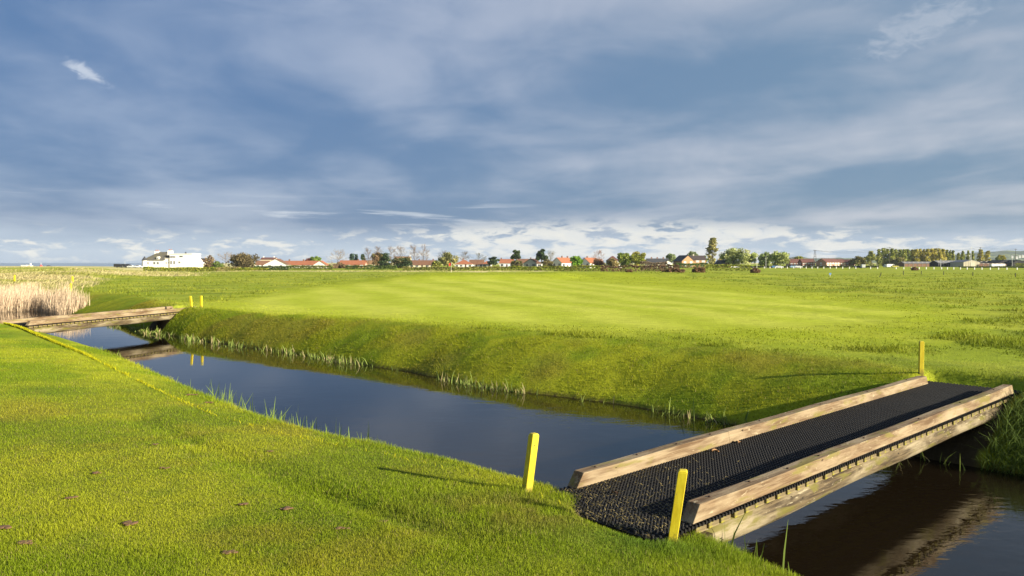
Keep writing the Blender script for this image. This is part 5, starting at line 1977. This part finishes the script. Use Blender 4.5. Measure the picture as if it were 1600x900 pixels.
# ------------------------------------------------------------------ posts, poles, wires, flag
def posts():
    M_WP = flat('white_post', (.80, .80, .76), .6, .05)
    M_DP = flat('dark_post', (.06, .065, .03), .8, .2)
    proto = None
    us = [1194, 1203, 1211.5, 1221, 1230, 1240, 1250.5, 1259.5, 1268.5, 1277.5, 1287, 1297, 1306.5, 1316.5, 1327, 1337, 1360, 1371, 1400, 1412, 1424, 1436, 1447, 1459, 1471, 1480, 1490, 1500.5, 1511, 1522.5, 1534, 1547, 1560, 1573, 1589]
    for u in us:
        Y = 392 - (u - 1194) / 400 * 70
        x = px(u, Y)
        if proto is None:
            proto = empty('roadside_post', (x, Y, tz(x, Y)), 'short white roadside post in the row along the far right field', 'post', 0, 'white posts along the far road')
            MB().box(-.17, .17, -.12, .12, -.2, .95).build('shaft', M_WP, proto, bevel=.03, seg=1)
            MB().box(-.172, .172, -.125, .125, .68, .80).build('reflector_band', flat('post_band', (.55, .55, .52), .5), proto)
        else:
            o = copy_tree(proto)
            o.location = (x, Y, tz(x, Y))
    for (u, v, vt, ln, lab) in ((1373.5, 433.0, 425.5, .25, 'thin dark stake leaning right, first of the far fairway stakes'), (1411.5, 429.5, 423, 0, 'thin dark stake right of the leaning one'), (1439.5, 428.5, 423.0, 0, 'thin dark stake, middle left of the far fairway stakes'),
                                (1474.5, 429.5, 423.5, 0, 'thin dark stake below the black barn'), (1520, 431, 425, 0, 'thin dark stake below the pale pole'), (1586.5, 433, 426.5, 0, 'thin dark stake nearest the right edge of the view')):
        x, y, z = hit(u, v)
        h = (v - vt) / FPX * y
        w = .045
        mb = MB()
        mb.hexa([(-w, -w, -.2), (w, -w, -.2), (w, w, -.2), (-w, w, -.2)], [(-w * .8 + ln, -w * .8, h - .06), (w * .8 + ln, -w * .8, h - .06), (w * .8 + ln, w * .8, h - .06), (-w * .8 + ln, w * .8, h - .06)])
        mb.hexa([(-w * .8 + ln, -w * .8, h - .059), (w * .8 + ln, -w * .8, h - .059), (w * .8 + ln, w * .8, h - .059), (-w * .8 + ln, w * .8, h - .059)], [(-w * .3 + ln, -w * .3, h), (w * .3 + ln, -w * .3, h), (w * .3 + ln, w * .3, h), (-w * .3 + ln, w * .3, h)])
        o = mb.build('fairway_stake', M_DP)
        o.location = (x, y, z)
        tag(o, lab, 'stake', 'dark stakes on the far fairway')
    # rail posts by the olive tree
    proto = None
    for u, w_ in ((1352, 'leftmost of four'), (1357, 'second from the left of four'), (1363.5, 'third from the left of four'), (1370, 'rightmost of four')):
        x = px(u, 480)
        if proto is None:
            proto = MB().box(-.12, .12, -.12, .12, -.3, 2.4).build('field_post', flat('field_post', (.30, .27, .20), .8), bevel=.03, seg=1); o = proto
        else:
            o = proto.copy(); COL.objects.link(o)
        o.location = (x, 480, tz(x, 480))
        tag(o, 'grey wooden field post below the single poplar, ' + w_, 'post', 'field posts below the single poplar')


posts()


def poles():
    M_P = flat('pole_wood', (.10, .085, .07), .85, .2)
    M_PL = flat('pole_pale', (.62, .62, .60), .5, .05)
    M_INS = flat('insulator', (.25, .25, .25), .4)
    tops = {}

    def pole(key, label, u, Y, vt, mat, arm=0.0, r=.17, lamp=False):
        x = px(u, Y); z0 = tz(x, Y); h = zv(vt, Y) - z0
        root = empty('utility_pole' if not lamp else 'lamp_post', (x, Y, z0), label, 'pole' if not lamp else 'lamp post')
        MB().tube([(0, 0, -.5), (0, 0, h * .6), (0, 0, h)], [r, r * .8, r * .6], 8).build('shaft', mat, root)
        if arm:
            MB().box(-arm, arm, -.07, .07, h - .65, h - .5).build('crossarm', mat, root)
            for q in (-.85, 0, .85):
                MB().tube([(q * arm, 0, h - .498), (q * arm, 0, h - .25)], [.06, .04], 6).build('insulator', M_INS, root)
        if lamp:
            MB().tube([(0, 0, h), (.25, 0, h + .25), (1.1, 0, h + .32)], [.05, .045, .04], 6).build('arm', mat, root)
            MB().box(1.1, 1.75, -.14, .14, h + .25, h + .38).build('lamp_head', M_PL, root)
        tops[key] = (x, Y, z0 + h - .3)
    pole('c', 'dark utility pole at the left end of the poplar row', 1389.5, 500, 386, M_P, .9)
    pole('w', 'slender white pole among the pale willows', 1182.3, 400, 391.5, M_PL, 0, .13)
    pole('d', 'pale slim pole rising above the cream shed', 1517, 470, 386, M_PL, .6, .15)
    pole('e', 'tall dark utility pole right of the cream shed', 1531, 470, 386, M_P, .7)
    pole('f', 'dark utility pole with crossarm near the right edge', 1586, 470, 388.5, M_P, .9)
    pole('g', 'short pale pole left of the far right dark pole', 1581, 460, 402.5, M_PL, .0, .12)
    pole('h', 'short pale pole before the black barn', 1469.5, 470, 404.5, M_PL, .3, .14)
    pole('i', 'slim lamp post on the shore road left of the villa', 195.5, 425, 408.5, M_PL, 0, .1, True)
    pole('j', 'slim lamp post close to the villa left corner', 222, 425, 410.0, M_PL, 0, .1, True)
    pole('k', 'slim pale post at the right end of the pale willows', 1196.5, 410, 400.5, M_PL, .0, .12)
    # A-frame pylon
    Y = 520; x = px(1273, Y); z0 = tz(x, Y); h = zv(391, Y) - z0
    root = empty('power_pylon', (x, Y, z0), 'timber A-frame power pylon before the brick terrace', 'pylon')
    for sg in (-1, 1):
        MB().tube([(sg * 1.3, 0, -.5), (sg * .28, 0, h)], [.2, .13], 8).build('leg', M_P, root)
    MB().box(-1.0, 1.0, -.08, .08, h * .28, h * .28 + .2).build('brace', M_P, root)
    MB().box(-.72, .72, -.08, .08, h * .62, h * .62 + .18).build('brace', M_P, root)
    MB().box(-1.1, 1.1, -.1, .1, h - .3, h - .12).build('crossarm', M_P, root)
    for q in (-.9, 0, .9):
        MB().tube([(q, 0, h - .118), (q, 0, h + .2)], [.08, .05], 6).build('insulator', M_INS, root)
    tops['p'] = (x, Y, z0 + h)
    M_W = flat('wire', (.06, .06, .065), .5)

    def wire(a, b, off, sag, label):
        p = Vector(a) + Vector(off); q = Vector(b) + Vector(off)
        pts = []
        for k in range(17):
            t = k / 16
            v = p.lerp(q, t); v.z -= sag * 4 * t * (1 - t)
            pts.append(v)
        mid = (p + q) / 2
        o = MB().tube([v - mid for v in pts], .035, 5).build('overhead_wire', M_W)
        o.location = mid
        tag(o, label, 'wire', 'overhead wires at the right')
    out_l = (px(1226, 640), 640, zv(402, 640))
    wire(tops['p'], out_l, (-.9, 0, 0), 1.2, 'overhead wire running left from the A-frame pylon')
    for q, nm in ((-.8, 'left'), (.8, 'right')):
        wire(tops['p'], tops['c'], (q, 0, 0), 2.0 + .8 * (q > 0), 'overhead wire, ' + nm + ' strand from the pylon to the poplar row pole')
    wire(tops['c'], tops['e'], (-.5, 0, 0), 2.6, 'upper overhead wire across the poplar row to the tall dark pole')
    wire(tops['d'], tops['e'], (0, 0, -.9), .3, 'short overhead wire between the pale pole and the tall dark pole')
    wire(tops['e'], tops['f'], (-.5, 0, 0), 1.0, 'overhead wire, lower strand between the two dark right poles')
    wire(tops['e'], tops['f'], (.5, 0, .3), .6, 'overhead wire, upper strand between the two dark right poles')
    out_r = (px(1660, 470), 470, zv(388, 470))
    wire(tops['f'], out_r, (0, 0, 0), .8, 'overhead wire leaving past the right edge of the view')


poles()


def flag_and_small():
    # golf flag on the green
    Y = 112; x = px(705, Y); z0 = tz(x, Y)
    root = empty('golf_flag', (x, Y, z0), 'red golf flag on a thin white pin on the green', 'flag')
    h = zv(409, Y) - z0
    MB().tube([(0, 0, -.1), (0, 0, h)], .022, 6).build('pin', flat('pin_white', (.75, .70, .60), .5), root)
    mb = MB()
    for k in range(6):
        a0, a1 = k / 6, (k + 1) / 6
        f = lambda a: (-.34 * a + .02, .10 * math.sin(a * 5), h - .05 - .25 * a)
        p, q = f(a0), f(a1)
        d0 = .52 * (1 - .3 * a0); d1 = .52 * (1 - .3 * a1)
        mb.poly([p, q, (q[0], q[1] + .02, q[2] - d1), (p[0], p[1] + .02, p[2] - d0)])
    mb.build('cloth', flat('flag_red', (.55, .02, .015), .6), root)
    # small blue tee sign
    x, y, z = hit(1297, 432)
    r = empty('tee_sign', (x, y, z), 'tiny blue sign standing on the far right fairway', 'sign')
    MB().box(-.13, .13, -.02, .02, .22, .42).build('board', flat('sign_blue', (.12, .25, .50), .5), r)
    MB().box(-.03, .03, -.015, .015, -.1, .219).build('post', flat('sign_post', (.5, .5, .5), .5), r)
    # things far along the shore
    Y = 505
    x = px(42, Y); z = tz(x, Y)
    zb = max(z, zv(417, Y) - .2)
    r = empty('beach_kiosk', (x, Y, zb), 'low white kiosk on the far left skyline', 'kiosk')
    MB().box(-2.6, 1.0, -2, 2, -2, .7).build('wall', W_WH, r)
    MB().box(-2.8, 1.2, -2.2, 2.2, .702, .85).build('roof', W_GR, r)
    MB().box(1.002, 3.4, -1.5, 1.5, -2, .5).build('annexe', W_CR, r)
    MB().box(2.4, 3.0, -.4, .4, .502, 1.9).build('chimney', W_WH, r)
    x = px(64.5, Y); zb = zv(417, Y) - .2
    r = empty('beach_tent', (x, Y, zb), 'small red and white tent on the far left skyline', 'tent')
    mb = MB()
    n = 8
    for k in range(n):
        a0 = 2 * math.pi * k / n; a1 = 2 * math.pi * (k + 1) / n
        mb.poly([(1.0 * math.cos(a0), 1.0 * math.sin(a0), .9), (1.0 * math.cos(a1), 1.0 * math.sin(a1), .9), (0, 0, 1.9)])
    mb.build('canopy', flat('tent_red', (.42, .09, .09), .6), r)
    MB().tube([(0, 0, -2), (0, 0, .9)], .95, 8).build('wall', flat('tent_wall', (.55, .12, .12), .6), r)
    MB().tube([(0, 0, 1.8), (0, 0, 3.0)], .10, 6).build('mast', M_FRAME, r)
    x = px(76, Y)
    r = empty('beach_hut', (x, Y, zb), 'dark hut roof right of the small red tent', 'hut')
    MB().box(-1.1, 1.1, -1, 1, -2, .6).build('wall', flat('hut_wall', (.10, .09, .09), .8), r)
    MB().prism([(-1.3, .58), (1.3, .58), (0, 1.25)], 'y', -1.2, 1.2).build('roof', R_SL, r)
    # white houses on the wooded hill
    for i, (u, v) in enumerate(((1581, 400.5), (1588, 401.5), (1593, 400), (1598, 399.5), (1514, 399.5))):
        Y = 4300 if i < 4 else 900
        k = Y / FPX
        x = px(u, Y)
        labs = ['white hillside house nearest the far right dark pole', 'white hillside house, second right of the dark pole', 'white hillside house, third right of the dark pole', 'white hillside house at the very right edge', 'white tank roof showing between the young poplars']
        zb = zv(v, Y)
        r = empty('hillside_house', (x, Y, zb), labs[i], 'house', R(-15))
        w = 2.2 * k
        MB().prism([(-w * .6, -12), (w * .6, -12), (w * .6, w * .35), (0, w * .8), (-w * .6, w * .35)], 'x', -w / 2, w / 2).build('wall', W_WH, r)
        MB().prism([(-w * .66, w * .37), (0, w * .86), (w * .66, w * .37)], 'x', -w * .45, w * .45).build('roof', R_GREY, r)


flag_and_small()

# ------------------------------------------------------------------ air
def haze():
    m = bpy.data.materials.new('haze')
    m.use_nodes = True
    nt = m.node_tree
    nt.nodes.clear()
    o = nt.nodes.new('ShaderNodeOutputMaterial')
    v = nt.nodes.new('ShaderNodeVolumePrincipled')
    v.inputs['Color'].default_value = (.72, .82, .95, 1)
    v.inputs['Density'].default_value = 6.0e-5
    nt.links.new(v.outputs[0], o.inputs['Volume'])
    ob = MB().box(-4500, 4500, -1600, 6700, -5.5, 110).build('haze', m)
    tag(ob, kind='stuff')


haze()
